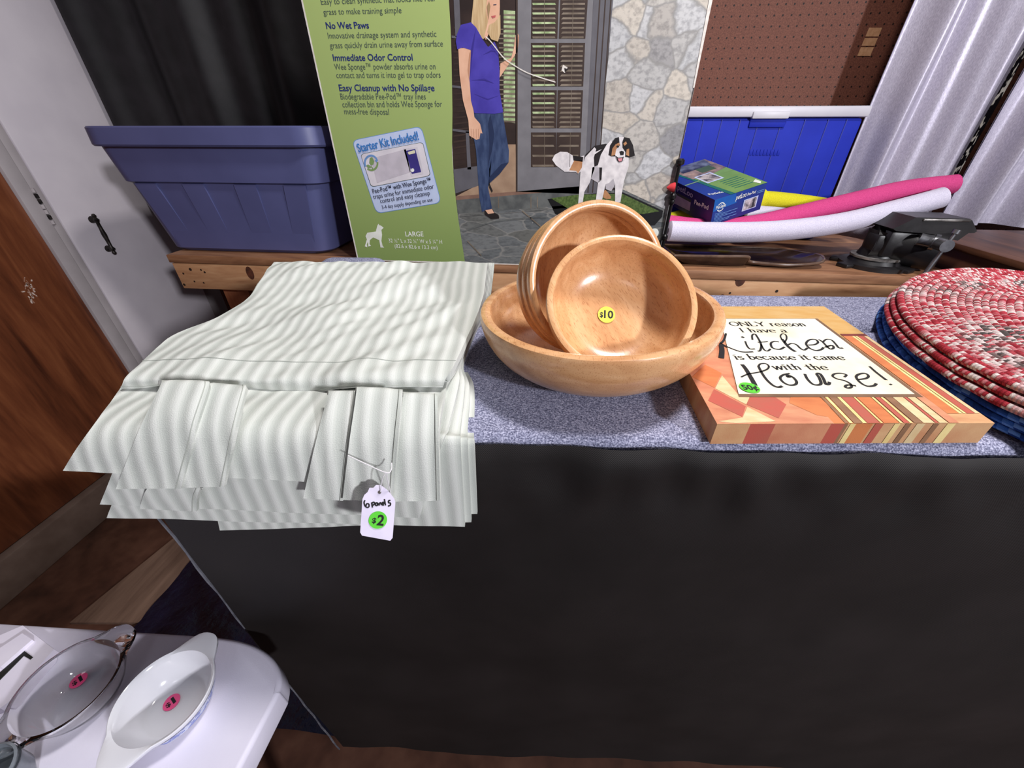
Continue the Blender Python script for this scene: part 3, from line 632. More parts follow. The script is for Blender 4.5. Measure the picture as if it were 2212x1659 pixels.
def mat_mesh(m, nr, rr):
    mbm = MB(); gap = rr * 1.9; mbm.uv = mbm.bm.loops.layers.uv.new('UVMap'); k = mbm.mi(m); sg = 8
    for i in range(nr):
        a, b = MA - rr - i * gap, MBb - rr - i * gap
        if b < rr * .6: a, b = MA - MBb + .004, .003
        n = 200; pts = [Vector((a * math.cos(2 * math.pi * q / n), b * math.sin(2 * math.pi * q / n), rr * .92 + .0012 * mnoise.noise(Vector((q * .3, i * 3, 0))))) for q in range(n)]
        acc = i * .37; vs = []; us = []
        for q in range(n + 1):
            p = pts[q % n]; d = (pts[(q + 1) % n] - pts[(q - 1) % n]).normalized(); sd = Vector((d.y, -d.x, 0))
            us.append(acc); acc += (pts[(q + 1) % n] - p).length
            vs.append([p + sd * rr * 1.02 * math.cos(2 * math.pi * w_ / sg) + UP * rr * .92 * math.sin(2 * math.pi * w_ / sg) for w_ in range(sg)] if q < n else vs[0])
        bv = [[mbm.bm.verts.new(p) for p in r] for r in vs[:n]]
        for q in range(n):
            for w_ in range(sg):
                f = mbm.bm.faces.new((bv[q][w_], bv[q][(w_ + 1) % sg], bv[(q + 1) % n][(w_ + 1) % sg], bv[(q + 1) % n][w_])); f.material_index = k; f.smooth = True
                for lp, (uq, vq) in zip(f.loops, ((q, w_), (q, w_ + 1), (q + 1, w_ + 1), (q + 1, w_))): lp[mbm.uv].uv = (us[uq], vq / sg)
        if b <= .0031: break
    return mbm.build('placemat', None, 80)
MG1, MG2 = 'red braided placemats', 'blue placemats under the red ones'
MC = Vector((.645, .508, 0)); zc = T + .004
blue_l = ['bottom blue oval placemat of the stack, lying on the grey sofa', 'middle blue oval placemat of the stack', 'top blue oval placemat directly under the red ones']
red_l = ['lowest red and white braided oval placemat, resting on the blue ones', 'middle red and white braided oval placemat in the stack', 'topmost red white and grey braided oval placemat at the right']
bm_ = mat_mesh(blue_rope, 8, .0036)
for k in range(3):
    o = bm_ if k == 0 else bm_.copy()
    if k: col.objects.link(o)
    o.location = MC + Vector((-.006 + .003 * k, -.004 * k, zc + .0069 * k)); o.rotation_euler = (0, 0, MTH + R(2 - k)); tag(o, blue_l[k], 'placemat', MG2)
rm_ = mat_mesh(red_rope, 25, .0042)
for k in range(3):
    o = rm_ if k == 0 else rm_.copy()
    if k: col.objects.link(o)
    o.location = MC + Vector((-.007 + .006 * k, .002 * k - .003, zc + .0212 + .0081 * k)); o.rotation_euler = (0, 0, MTH + R(1.5 - 1.2 * k)); tag(o, red_l[k], 'placemat', MG1)
# ================================================================== BLUE STORAGE TOTE
tub_m = mat('blue_grey_plastic', (86, 90, 134), (80, 84, 126), scale=6, rough=.42, spec=.45, bump=.1, bscale=700, bdist=.0003)
tub = thing('storage_tote', 'dusty blue plastic storage tote on the left end of the workbench', 'storage tote', (-1.03, 1.42, BZ))
def rrect(cx_, cy_, hx, hy, r, z, n=7):
    out = []
    for (sx_, sy_, a0) in ((1, -1, -90), (1, 1, 0), (-1, 1, 90), (-1, -1, 180)):
        for k in range(n):
            a = R(a0 + 90 * k / (n - 1)); out.append(Vector((cx_ + sx_ * (hx - r) + r * math.cos(a), cy_ + sy_ * (hy - r) + r * math.sin(a), z)))
    return out
TC = (-1.025, 1.435); Z0, Z1 = BZ + .001, 1.392; ht = Z1 - Z0
def trx(f): return (.288 + .062 * f, .185 + .03 * f)
mb = MB(); rings = []
for f, ex in ((0, -.012), (.03, 0), (.3, 0), (.585, 0), (.60, .009), (.8, .009), (.93, .009)):
    hx, hy = trx(f); rings.append(rrect(*TC, hx + ex, hy + ex, .055, Z0 + ht * f))
hx, hy = trx(.93); rings.append(rrect(*TC, hx + .002, hy + .002, .052, Z0 + ht * .93))
for f in (.5, .03): hx, hy = trx(f); rings.append(rrect(*TC, hx - .004, hy - .004, .05, Z0 + ht * f + .004))
mb.loft(rings, tub_m); mb.build('body', tub)
mb = MB()
for fx_ in (-.86, -.30, .30, .86):
    pts = []
    x0a, x0b = TC[0] + fx_ * .245, TC[0] + fx_ * .285
    for f, xx, e in ((.05, x0a, -.002), (.585, x0b, .006)):
        hy_ = trx(f)[1]
        for dx in (-.035, .035): pts.append(Vector((xx + dx, TC[1] - hy_ - e, Z0 + ht * f)))
    a, b, c, d = pts; bkv = Vector((0, .03, 0)); mb.add([a, b, d, c, a + bkv, b + bkv, d + bkv, c + bkv], [[0, 1, 2, 3], [0, 4, 5, 1], [1, 5, 6, 2], [3, 2, 6, 7], [0, 3, 7, 4]], tub_m, False)
mb.build('rib', tub)
mb = MB(); hx, hy = trx(1); rl = []
for ex, z in ((.001, Z1 - .05), (.020, Z1 - .050), (.024, Z1 - .045), (.022, Z1 - .004), (.018, Z1), (-.002, Z1), (-.002, Z1 - .05)): rl.append(rrect(*TC, hx + ex, hy + ex, .058 + ex, z))
mb.loft(rl, tub_m, False, True); mb.build('rim', tub)
for s in (-1, 1):
    mb = MB(); mb.bx(TC[0] + s * (hx + .012) - .012, TC[0] + s * (hx + .012) + .012, TC[1] - .12, TC[1] + .12, Z1 - .098, Z1 - .046, tub_m, .005); mb.build('handle', tub)
# black curtain behind the tote
bc = mat('black_curtain_cloth', (30, 27, 30), (22, 20, 22), scale=20, rough=.6, spec=.3, bump=.1, bscale=500)
mb = MB(); g = []
for i in range(8):
    g.append([Vector((x, 1.755 - .028 * math.sin(x * 17 + .8 * math.sin(x * 7)) - .012 * math.sin(x * 41), BZ + .003 + 1.2 * i / 7)) for x in [-1.80 + 1.63 * j / 160 for j in range(161)]])
g2 = [[p + Vector((0, .003, 0)) for p in r] for r in g]
mb.loft(g, bc, False, wrap=False); mb.loft(g2, bc, False, wrap=False); o = mb.build('black_curtain', fix=False); tag(rebase(o, (-1.0, 1.8, BZ)), 'plain black curtain hanging in soft folds behind the blue tote', 'curtain')
# ================================================================== BIG PRODUCT BOX WITH PRINTED FRONT
PY = 1.2
XB0, XB1 = -.617, .319
box = thing('product_box', 'large pet mat carton with green text strip and woman and dog photo', 'box', (-.15, PY + .066, BZ))
card_m = mat('white_cardboard_edge', (226, 220, 214), (206, 198, 190), scale=120, rough=.75); pz = BZ + .001
mb = MB(); mb.bx(XB0, XB1, PY, PY + .130, pz, pz + .93, card_m, .002); mb.build('carton', box)
BP = lambda px, py: hit(px, py, 1, PY)
NY = Vector((0, -1, 0))
def P2(pts, ox=0, oy=0, k=1.0): return [BP(ox + a / k, oy + b / k) for a, b in pts]
mb = MB()
def lay(pts, m, lev, C=None):
    q = P2(pts) if C is None else P2(pts, *C)
    q = [Vector((min(max(p.x, XB0 + .001), XB1 - .001), PY - .0006 - lev * .0003, max(p.z, pz))) for p in q]
    if C is None: q = [Vector((p.x, p.y, pz + .9285)) if a[1] == -60 else p for p, a in zip(q, pts)]
    mb.poly(q, m)
C3 = (960, 0, 2.766); C7 = (1180, 250, 6.635); C2 = (640, 0, 2.963)
def pm(n, c, c2=None, sc=30, **kw): return mat('box_print_' + n, c, c2, scale=sc, rough=.42, spec=.4, **kw)
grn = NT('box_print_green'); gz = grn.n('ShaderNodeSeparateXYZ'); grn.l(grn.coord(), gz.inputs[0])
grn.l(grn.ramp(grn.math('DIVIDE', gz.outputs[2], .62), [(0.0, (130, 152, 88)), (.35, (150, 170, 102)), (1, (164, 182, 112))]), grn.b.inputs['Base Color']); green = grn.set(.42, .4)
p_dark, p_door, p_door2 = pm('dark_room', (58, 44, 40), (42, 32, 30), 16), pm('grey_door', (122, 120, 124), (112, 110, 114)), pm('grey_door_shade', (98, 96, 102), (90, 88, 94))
p_pane, p_blind, p_leaf = pm('pane', (64, 50, 44), (52, 40, 36), 14), pm('blind', (132, 120, 106), (100, 88, 76), 26), pm('garden', (190, 204, 160), (128, 150, 100), 60)
p_floor, p_step = pm('room_floor', (168, 140, 116), (150, 122, 100)), pm('stone_step', (104, 106, 104), (80, 82, 82), 40)
p_brick = pm('threshold', (140, 108, 92), (120, 92, 80), 40)
def cells(name, cols, scale, edge, dark):
    t = NT('box_print_' + name); v = t.coord(scale)
    nd = t.n('ShaderNodeTexNoise'); nd.inputs['Scale'].default_value = 1.1; nd.inputs['Detail'].default_value = 5; t.l(v, nd.inputs[0]); vv_ = t.mix(.5, v, nd.outputs[1], 'ADD')
    a = t.n('ShaderNodeTexVoronoi', feature='DISTANCE_TO_EDGE'); a.inputs['Scale'].default_value = 1; t.l(vv_, a.inputs['Vector'])
    b = t.n('ShaderNodeTexVoronoi'); b.inputs['Scale'].default_value = 1; t.l(vv_, b.inputs['Vector'])
    s = t.n('ShaderNodeSeparateColor'); t.l(b.outputs['Color'], s.inputs[0])
    base = t.ramp(s.outputs[0], cols); fn_ = t.n('ShaderNodeTexNoise'); fn_.inputs['Scale'].default_value = 7; fn_.inputs['Detail'].default_value = 8; t.l(v, fn_.inputs[0])
    base = t.mix(.55, base, t.ramp(fn_.outputs[0], [(.34, (166, 166, 170)), (.56, (255, 255, 255))]), 'MULTIPLY')
    ed = t.ramp(a.outputs[0], [(0, (255, 255, 255)), (edge, (0, 0, 0))]); t.l(t.mix(ed, base, lin(dark)), t.b.inputs['Base Color']); return t.set(.42, .4)
p_wall = cells('stone_wall', [(0, (168, 168, 168)), (.3, (196, 196, 198)), (.6, (176, 174, 172)), (.8, (202, 192, 178)), (1, (140, 140, 144))], (15, 1, 19), .055, (140, 138, 136))
p_flag = cells('flagstone', [(0, (92, 96, 98)), (.5, (118, 120, 120)), (1, (104, 104, 100))], (9, 1, 28), .035, (136, 134, 130))
# --- photo side
lay([(966, -60), (1560, -60), (1437, 570), (990, 570)], p_dark, 0)
lay([(980, 440), (1470, 400), (1470, 600), (990, 600)], p_flag, 1)
lay([(1327, -60), (1560, -60), (1464, 347), (1428, 530), (1437, 452), (1343, 408), (1294, 400), (1296, 300), (1303, 224), (1314, 126), (1321, 36)], p_wall, 2)
lay([(1112, -60), (1329, -60), (1321, 36), (1303, 224), (1296, 300), (1292, 420), (1116, 414)], p_door, 3)
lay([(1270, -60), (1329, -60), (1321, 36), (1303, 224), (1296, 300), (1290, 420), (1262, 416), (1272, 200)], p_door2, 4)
for i in range(3): lay([(1286 + 12 * i, -60), (1289 + 12 * i, -60), (1271 + 10 * i, 416), (1269 + 10 * i, 416)], p_pane, 5)
lay([(1112, -60), (1117, -60), (1118, 414), (1115, 414)], p_pane, 5)
for (t0, b0) in ((-60, 84), (93, 187), (195, 277), (286, 361)):
    for a, b in (((1147, 1205), (1209, 1268)), ):
        for (l, r_) in (a, b):
            sh = lambda x, y: x - (max(y, 0) / 361.0) * (8 if x > 1205 else (4 if x > 1180 else 0)) * (2 if x > 1240 else 1)
            q = [(sh(l, t0), t0), (sh(r_, t0), t0), (sh(r_, b0), b0), (sh(l, b0), b0)]; lay(q, p_pane, 4)
            nb_ = int((b0 - t0) / 10)
            for i in range(nb_):
                y = t0 + (i + .5) * (b0 - t0) / nb_; lft = l < 1200
                m = p_leaf if (lft and -20 < y < 260 and i % 2 == 0) else p_blind
                if y > 280 and i % 2: continue
                lay([(sh(l, y) + (3 if lft else 8), y), (sh(r_, y) - (4 if not lft else 6), y), (sh(r_, y) - 4, y + 4.2), (sh(l, y) + 4, y + 4.6)], m, 5)
            ribbon(mb, [Vector((p.x, PY - .0024, p.z)) for p in P2([(sh((l + r_) / 2, t0), t0), (sh((l + r_) / 2, b0), b0)])], .0012, p_blind, NY, .0, k=1)
for i in range(26): lay([(980, 58 + i * 13), (1032, 60 + i * 12.5), (1032, 63 + i * 12.5), (980, 62 + i * 13)], p_pane, 1)
for i in range(22): lay([(1078, 62 + i * 10), (1090, 62 + i * 10), (1090, 65 + i * 10), (1078, 65 + i * 10)], p_blind, 1)
lay([(1088, 22), (1113, 24), (1113, 266), (1088, 262)], p_leaf, 1)
for i in range(24): lay([(1088, 30 + i * 10), (1113, 31 + i * 10), (1113, 35 + i * 10), (1088, 34 + i * 10)], p_blind, 2)
lay([(1046, 312), (1114, 312), (1115, 416), (985, 424), (1060, 385)], p_floor, 2)
lay([(982, -60), (995, -60), (996, 80), (984, 80)], p_door2, 3)
for q in (((976, 77), (1000, 80)), ((977, 184), (1010, 188)), ((978, 278), (1016, 283))): lay([(q[0][0], q[0][1]), (q[1][0], q[1][1]), (q[1][0], q[1][1] + 5), (q[0][0], q[0][1] + 5)], p_door2, 3)
lay([(1006, 284), (1013, 284), (1018, 366), (1010, 366)], p_door2, 3); lay([(980, 366), (1034, 358), (1036, 400), (984, 418)], p_door2, 3)
lay([(984, 424), (1256, 402), (1262, 408), (986, 432)], p_brick, 3); lay([(986, 432), (1262, 408), (1262, 440), (990, 462)], p_step, 3)
lay([(990, 462), (1262, 440), (1262, 446), (990, 468)], p_flag, 4)
for x in (1076, 1146, 1160): lay([(x, 425), (x + 2, 425), (x + 2, 448), (x, 450)], p_blind, 4)
ribbon(mb, [Vector((p.x, PY - .0022, p.z)) for p in P2([(1128, 455), (1160, 482), (1180, 500)])], .003, p_blind, NY, 0)
ribbon(mb, [Vector((p.x, PY - .0022, p.z)) for p in P2([(1000, 500), (1070, 478), (1180, 468)])], .003, p_step, NY, 0)
ribbon(mb, [Vector((p.x, PY - .0022, p.z)) for p in P2([(1010, 520), (1040, 552)])], .003, p_blind, NY, 0)
# grass tray
p_tray, p_grass = pm('tray', (22, 22, 24), (16, 16, 18)), pm('grass', (92, 112, 58), (58, 78, 34), 160)
lay([(1183, 430), (1250, 420), (1345, 415), (1432, 455), (1430, 468), (1414, 486), (1300, 500), (1200, 462)], p_tray, 4); lay([(1190, 428), (1250, 420), (1343, 418), (1424, 456), (1390, 462), (1230, 452)], p_grass, 5)
# woman
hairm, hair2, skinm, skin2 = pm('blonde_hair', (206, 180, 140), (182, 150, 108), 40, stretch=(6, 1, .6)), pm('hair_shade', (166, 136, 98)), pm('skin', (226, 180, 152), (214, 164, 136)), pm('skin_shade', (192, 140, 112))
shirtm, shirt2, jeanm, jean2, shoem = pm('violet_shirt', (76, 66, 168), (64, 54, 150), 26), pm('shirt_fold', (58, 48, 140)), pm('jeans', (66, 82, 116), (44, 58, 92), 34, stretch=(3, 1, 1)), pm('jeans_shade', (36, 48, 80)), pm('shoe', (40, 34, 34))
lay([(335, 380), (400, 345), (415, 290), (425, 210), (438, 200), (446, 215), (438, 300), (410, 350), (330, 465)], skinm, 4, C3)
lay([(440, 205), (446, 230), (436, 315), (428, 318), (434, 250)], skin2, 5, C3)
lay([(248, 30), (262, -60), (330, -60), (332, 40), (330, 95), (312, 130), (290, 150), (270, 190), (250, 240), (225, 210)], skinm, 5, C3)
lay([(180, -60), (196, -100), (235, -128), (285, -124), (322, -96), (334, -50), (262, -58), (250, 60), (262, 130), (236, 235), (180, 215), (162, 130)], hairm, 6, C3); lay([(268, 150), (300, 135), (335, 90), (336, 200), (320, 250), (280, 235), (258, 190)], hairm, 6, C3)
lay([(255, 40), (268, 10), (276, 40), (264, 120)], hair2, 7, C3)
lay([(280, 98), (308, 92), (306, 104), (290, 110)], pm('lips', (196, 96, 96)), 7, C3); lay([(293, 28), (312, 26), (312, 31), (294, 33)], jean2, 7, C3)
lay([(84, 290), (156, 285), (160, 340), (150, 470), (180, 700), (214, 740), (228, 798), (216, 795), (210, 830), (190, 835), (150, 810), (144, 720), (112, 600), (92, 450)], skinm, 6, C3)
lay([(160, 300), (148, 470), (170, 640), (160, 560), (140, 420), (150, 320)], skin2, 7, C3)
for i, x in enumerate((160, 175, 190, 203)): lay([(x, 770), (x + 2, 770), (x + 4, 828), (x + 2, 828)], skin2, 7, C3)
lay([(124, 640), (180, 660), (348, 672), (362, 760), (386, 900), (384, 970), (330, 1040), (270, 1095), (268, 1010), (280, 960), (262, 1120), (285, 1245), (225, 1265), (210, 1180), (190, 900), (165, 760)], jeanm, 5, C3)
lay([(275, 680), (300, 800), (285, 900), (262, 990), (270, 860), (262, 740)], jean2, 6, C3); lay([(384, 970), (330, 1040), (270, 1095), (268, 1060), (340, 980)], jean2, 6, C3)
lay([(240, 1258), (288, 1248), (300, 1270), (325, 1285), (328, 1305), (280, 1308), (240, 1280)], shoem, 5, C3); lay([(245, 1255), (285, 1248), (298, 1272), (262, 1278)], skinm, 6, C3); lay([(268, 1090), (290, 1140), (284, 1150), (268, 1120)], shoem, 5, C3)
lay([(75, 210), (100, 150), (160, 135), (190, 165), (232, 240), (262, 282), (300, 250), (322, 300), (330, 420), (330, 540), (352, 672), (300, 680), (180, 676), (160, 600), (152, 470), (160, 300), (110, 285), (78, 296), (70, 250)], shirtm, 7, C3)
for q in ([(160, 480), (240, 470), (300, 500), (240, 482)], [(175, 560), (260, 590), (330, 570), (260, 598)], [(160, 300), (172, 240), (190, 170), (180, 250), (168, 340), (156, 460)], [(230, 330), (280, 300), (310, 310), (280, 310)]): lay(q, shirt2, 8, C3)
# dog
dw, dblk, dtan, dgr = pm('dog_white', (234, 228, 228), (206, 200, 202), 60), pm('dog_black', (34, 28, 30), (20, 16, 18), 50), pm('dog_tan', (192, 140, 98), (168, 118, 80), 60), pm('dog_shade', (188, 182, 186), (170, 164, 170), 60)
lay([(380, 570), (470, 590), (540, 570), (530, 760), (455, 830), (420, 800), (260, 800), (140, 710), (85, 630), (120, 560), (200, 515), (300, 520)], dw, 6, C7); lay([(380, 570), (530, 590), (520, 660), (390, 640)], dblk, 7, C7); lay([(400, 640), (520, 640), (510, 740), (455, 828), (430, 790), (330, 780)], dtan, 7, C7)
lay([(560, 560), (690, 430), (860, 400), (960, 500), (1000, 700), (800, 910), (700, 940), (560, 800)], dblk, 6, C7)
lay([(690, 450), (715, 480), (680, 600), (690, 760), (620, 960), (545, 1090), (520, 1250), (455, 1270), (470, 1100), (490, 800), (520, 700), (560, 590)], dw, 7, C7)
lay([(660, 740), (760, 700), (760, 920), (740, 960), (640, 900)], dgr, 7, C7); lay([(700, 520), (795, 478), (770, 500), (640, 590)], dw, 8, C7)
lay([(820, 1080), (850, 1060), (930, 1160), (920, 1190), (860, 1195), (815, 1170)], dtan, 7, C7)
lay([(860, 420), (930, 340), (1000, 600), (1180, 590), (1180, 720), (1110, 940), (1060, 1240), (985, 1240), (985, 980), (930, 960), (850, 980), (795, 1220), (710, 1210), (740, 960), (790, 920), (770, 860), (800, 740), (730, 740), (780, 560)], dw, 8, C7)
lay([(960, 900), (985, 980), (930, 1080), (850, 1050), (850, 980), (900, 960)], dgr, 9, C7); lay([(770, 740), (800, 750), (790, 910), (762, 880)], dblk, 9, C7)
lay([(985, 320), (1040, 305), (1110, 305), (1190, 320), (1240, 420), (1268, 570), (1190, 600), (1120, 580), (930, 580), (890, 560), (915, 420)], dblk, 10, C7)
lay([(1040, 305), (1112, 305), (1085, 380), (1090, 460), (1130, 520), (1125, 620), (1060, 665), (1000, 620), (985, 560), (1000, 480), (1050, 420)], dw, 11, C7)
lay([(990, 410), (1040, 385), (1058, 420), (1000, 480), (985, 560), (930, 575), (945, 470)], dtan, 11, C7); lay([(1100, 400), (1140, 365), (1155, 400), (1120, 430)], dtan, 11, C7); lay([(1150, 480), (1185, 470), (1185, 580), (1140, 560)], dtan, 11, C7)
for x in (1022, 1142): lay([(x + 20 * math.cos(k * .63), 440 + 16 * math.sin(k * .63)) for k in range(10)], dblk, 12, C7)
lay([(1045, 515), (1078, 500), (1112, 515), (1105, 560), (1060, 565)], dblk, 12, C7); lay([(990, 570), (1030, 600), (1090, 595), (1112, 580), (1085, 655), (1040, 665), (1015, 640)], dblk, 12, C7); lay([(1020, 610), (1090, 605), (1075, 650), (1040, 655)], pm('tongue', (232, 150, 160)), 13, C7)
# scratches and white scuffed right border
for q in ([(1050, 80), (1062, 92), (1082, 118), (1096, 132)], [(1096, 132), (1140, 158), (1200, 178)]): ribbon(mb, [Vector((p.x, PY - .0055, p.z)) for p in P2(q)], .0022, card_m, NY, 0)
lay([(1216, 140), (1226, 146), (1220, 158), (1213, 152)], card_m, 6); lay([(1219, 147), (1228, 150), (1220, 156)], shoem, 7)
lay([(1534, -60), (1560, -60), (1500, 190), (1496, 190)], card_m, 6)
ribbon(mb, [Vector((p.x, PY - .0045, p.z)) for p in P2([(1150, 480), (1151, 481)])], .001, card_m, NY, 0)
# --- green text strip
gb = [(968, -60), (974, 60), (976, 120), (978, 240), (977, 330), (982, 400), (990, 470), (1004, 560), (1006, 575)]
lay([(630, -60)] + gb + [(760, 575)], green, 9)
ribbon(mb, [Vector((XB0 + .0035, PY - .0045, z)) for z in [pz + .93 * k / 20 for k in range(21)]], .004, card_m, NY, 0, k=1)
ribbon(mb, [Vector((x, PY - .0035, pz + .0015)) for x in (XB0, XB1)], .003, card_m, NY, 0, k=1)
navy, olive, whit = pm('navy_type', (38, 50, 112)), pm('olive_type', (78, 92, 84)), pm('white_type', (238, 240, 232))
def T_(s, a, b, cap, m, bold=0.0, up=UP, lev=.0038):
    A, B = BP(*a), BP(*b); capm = (BP(a[0], a[1] - cap) - A).length
    if up is None: up = NY.cross(B - A).normalized(); up = up if up.z > 0 else -up
    letter(mb, s, A + NY * lev, B + NY * lev, capm, m, up, NY, bold, 0)
for s, a, b, bold in (('Easy to clean synthetic mat looks like real', (696, 11), (940, 3), 0), ('grass to make training simple', (701, 33), (869, 29), 0), ('No Wet Paws', (707, 63), (799, 62), 1), ('Innovative drainage system and synthetic', (711, 84), (944, 80), 0),
    ('grass quickly drain urine away from surface', (715, 105), (958, 101), 0), ('Immediate Odor Control', (722, 132), (893, 131), 1), ('Wee Sponge™ powder absorbs urine on', (725, 151), (942, 150), 0), ('contact and turns it into gel to trap odors', (729, 169), (953, 168), 0),
    ('Easy Cleanup with No Spillage', (735, 197), (940, 197), 1), ('Biodegradable Pee-Pod™ tray lines', (738, 215), (921, 215), 0), ('collection bin and holds Wee Sponge for', (742, 232), (956, 231), 0), ('mess-free disposal', (746, 247), (842, 248), 0)):
    T_(s, a, b, 13.5 if bold else 12.5, navy if bold else olive, .018 if bold else 0)
T_('LARGE', (877, 510), (916, 510), 10, whit, .015); T_('32 ½" L x 32 ½" W x 5 ¼" H', (841, 523), (956, 526), 8, whit); T_('(82.6 x 82.6 x 13.3 cm)', (854, 535), (946, 538), 8, whit)
lay([(442, 1575), (455, 1530), (446, 1510), (458, 1488), (512, 1480), (522, 1442), (530, 1430), (534, 1440), (545, 1442), (562, 1456), (548, 1470), (552, 1500), (548, 1540), (556, 1572), (566, 1583), (542, 1582), (534, 1535), (495, 1518), (474, 1535), (472, 1560), (482, 1572), (464, 1576), (462, 1545), (455, 1562), (458, 1580)], whit, 11, C2)
# starter kit label
sky, skyb, pic, kit_l, kit_d = pm('sky_label', (194, 206, 234), (186, 198, 230)), pm('sky_border', (110, 150, 204)), pm('kit_photo', (222, 216, 222), (210, 204, 212)), pm('kit_sponge', (202, 194, 204)), pm('kit_pack', (62, 54, 130))
K3 = (740, 270, 7.9)
def rounded(q, r=.09, n=5):
    out = []; N = len(q)
    for i in range(N):
        p, a, b = Vector(q[i]), Vector(q[i - 1]), Vector(q[(i + 1) % N]); s, e = p.lerp(a, r), p.lerp(b, r)
        for k in range(n + 1):
            t = k / n; out.append(tuple((1 - t) ** 2 * s + 2 * t * (1 - t) * p + t * t * e))
    return out
lb = [(165, 262), (1352, 18), (1692, 1325), (585, 1512)]
lay(rounded(lb), skyb, 10, K3); cx_ = [sum(p[0] for p in lb) / 4, sum(p[1] for p in lb) / 4]
lay(rounded([(cx_[0] + (p[0] - cx_[0]) * .985, cx_[1] + (p[1] - cx_[1]) * .985) for p in lb]), sky, 11, K3)
lay(rounded([(314, 495), (1378, 288), (1512, 865), (498, 1060)], .08), olive, 12, K3); lay(rounded([(322, 501), (1372, 296), (1502, 858), (505, 1050)], .08), pic, 13, K3)
lay([(500, 570), (1090, 410), (1170, 800), (600, 985)], kit_l, 14, K3); lay([(1050, 400), (1290, 375), (1390, 830), (1180, 880)], pm('kit_film', (212, 206, 214)), 14, K3)
lay(rounded([(1090, 440), (1250, 405), (1352, 800), (1190, 832)], .06), kit_d, 15, K3); lay(rounded([(1120, 460), (1240, 425), (1252, 480), (1140, 505)], .2), pm('kit_cream', (224, 220, 190)), 16, K3)
lay([(1205 + 28 * math.cos(k * .4), 768 + 32 * math.sin(k * .4)) for k in range(16)], whit, 16, K3)
def arc(cx, cy, rx, ry, a0, a1, n=16): return [(cx + rx * math.cos(R(a0 + (a1 - a0) * k / n)), cy + ry * math.sin(R(a0 + (a1 - a0) * k / n))) for k in range(n + 1)]
def band(pts, wd, m, lev): ribbon(mb, [Vector((p.x, PY - .0006 - lev * .0003, p.z)) for p in P2(pts, *K3)], wd, m, NY, 0, k=1)
lf = pm('kit_leaf', (128, 156, 98)); band(arc(500, 645, 108, 125, 150, 345), .0048, skyb, 15); band(arc(505, 650, 104, 118, -10, 130), .0048, lf, 15); lay([(560, 600), (612, 585), (600, 640)], skyb, 16, K3)
lay([(470, 640), (480, 560), (520, 545), (555, 620), (540, 670), (500, 690)], lf, 16, K3); lay([(415, 690), (450, 670), (495, 700), (500, 730), (450, 730)], lf, 16, K3); band([(505, 700), (530, 745)], .003, lf, 16)
dkt = pm('dark_type', (44, 46, 66)); blt = pm('blue_type', (64, 126, 196))
T_('Starter Kit Included!', (776.7, 328.5), (907, 301.5), 17, blt, .02, None, .0058)
T_('Pee-Pod™ with Wee Sponge™', (807.7, 417.5), (932.5, 393), 9.5, dkt, .008, None, .0052); T_('traps urine for immediate odor', (809, 429.5), (939, 406.5), 9.5, dkt, 0, None, .0052); T_('control and easy cleanup', (824, 438.5), (930.5, 420.5), 9.5, dkt, 0, None, .0052); T_('3-4 day supply depending on use', (827.5, 451), (936, 434), 7.5, dkt, 0, None, .0052)
c_ = BP(1412, 503); mb.disc(c_ + NY * .004, Vector((1, 0, 0)), UP, .013, whit); mb.build('printed_front', box, fix=False)
# black rod standing at the box's right edge
blk = mat('black_metal', (30, 28, 30), (22, 20, 22), scale=60, rough=.35, metal=.3)
rod = thing('metal_rod', 'thin black metal rod standing against the right edge of the large box', 'rod', (.326, 1.185, BZ))
rt, rb = hit(1465, 347, 1, 1.185), hit(1431, 530, 1, 1.185)
xr = (rt.x + rb.x) / 2 + .004
mb = MB(); mb.tube([(xr, 1.187, BZ - .0), (xr, 1.187, rt.z)], .0042, blk, 10); mb.build('shaft', rod)
for py, r in ((350, .011), (425, .009), (436, .007), (513, .009)):
    mb = MB(); z = hit(1450, py, 1, 1.185).z; mb.tube([(xr, 1.187, z - .008), (xr, 1.187, z - .004), (xr, 1.187, z + .004), (xr, 1.187, z + .008)], [r * .6, r, r, r * .6], blk, 12); mb.build('connector', rod)
mb = MB(); z = hit(1452, 405, 1, 1.185).z; mb.tube([(xr - .002, 1.187, z), (xr - .012, 1.187, z), (xr - .021, 1.187, z - .001)], [.013, .009, .002], mat('red_plastic', (226, 70, 76), rough=.4), 14); mb.build('red_tip', rod)
# ================================================================== COOLER
cb, cw = mat('royal_blue_plastic', (34, 50, 172), (30, 44, 160), scale=8, rough=.6, spec=.15, bump=.15, bscale=900, bdist=.0003), mat('white_plastic', (206, 203, 211), (198, 195, 204), scale=10, rough=.42)
CY = 1.622; czt = hit(1875, 228, 1, CY).z; cx1 = hit(1873, 250, 1, CY).x; cx0 = cx1 - .80; clid = hit(1875, 253, 1, CY).z
cool = thing('cooler', 'royal blue picnic cooler with white lid at the back of the workbench', 'cooler', ((cx0 + cx1) / 2, CY + .17, BZ))
mb = MB(); mb.bx(cx0, cx1 - .002, CY + .004, CY + .34, BZ + .001, clid, cb, .012)
mb.build('body', cool)
mb = MB()
for px in (1520, 1560, 1600, 1640, 1690, 1740, 1790, 1830):
    a, b = hit(px, 262, 1, CY), hit(px - (px - 1400) * .16, 420, 1, CY); mb.bx(a.x - .0015, a.x + .0015, CY + .0025, CY + .01, BZ + .1, clid - .006, mat('blue_groove', (28, 40, 146), rough=.5))
for i in range(9): mb.bx(hit(1715 + i * 9, 0, 1, CY).x, hit(1715 + i * 9, 0, 1, CY).x + .009, CY + .002, CY + .01, hit(0, 327, 1, CY).z + 0, hit(0, 327, 1, CY).z + .018, cb, .001)
mb.build('groove', cool)
mb = MB(); mb.bx(cx0 - .006, cx1 + .004, CY - .006, CY + .345, clid, czt, cw, .006); lid = mb.build('lid', cool)
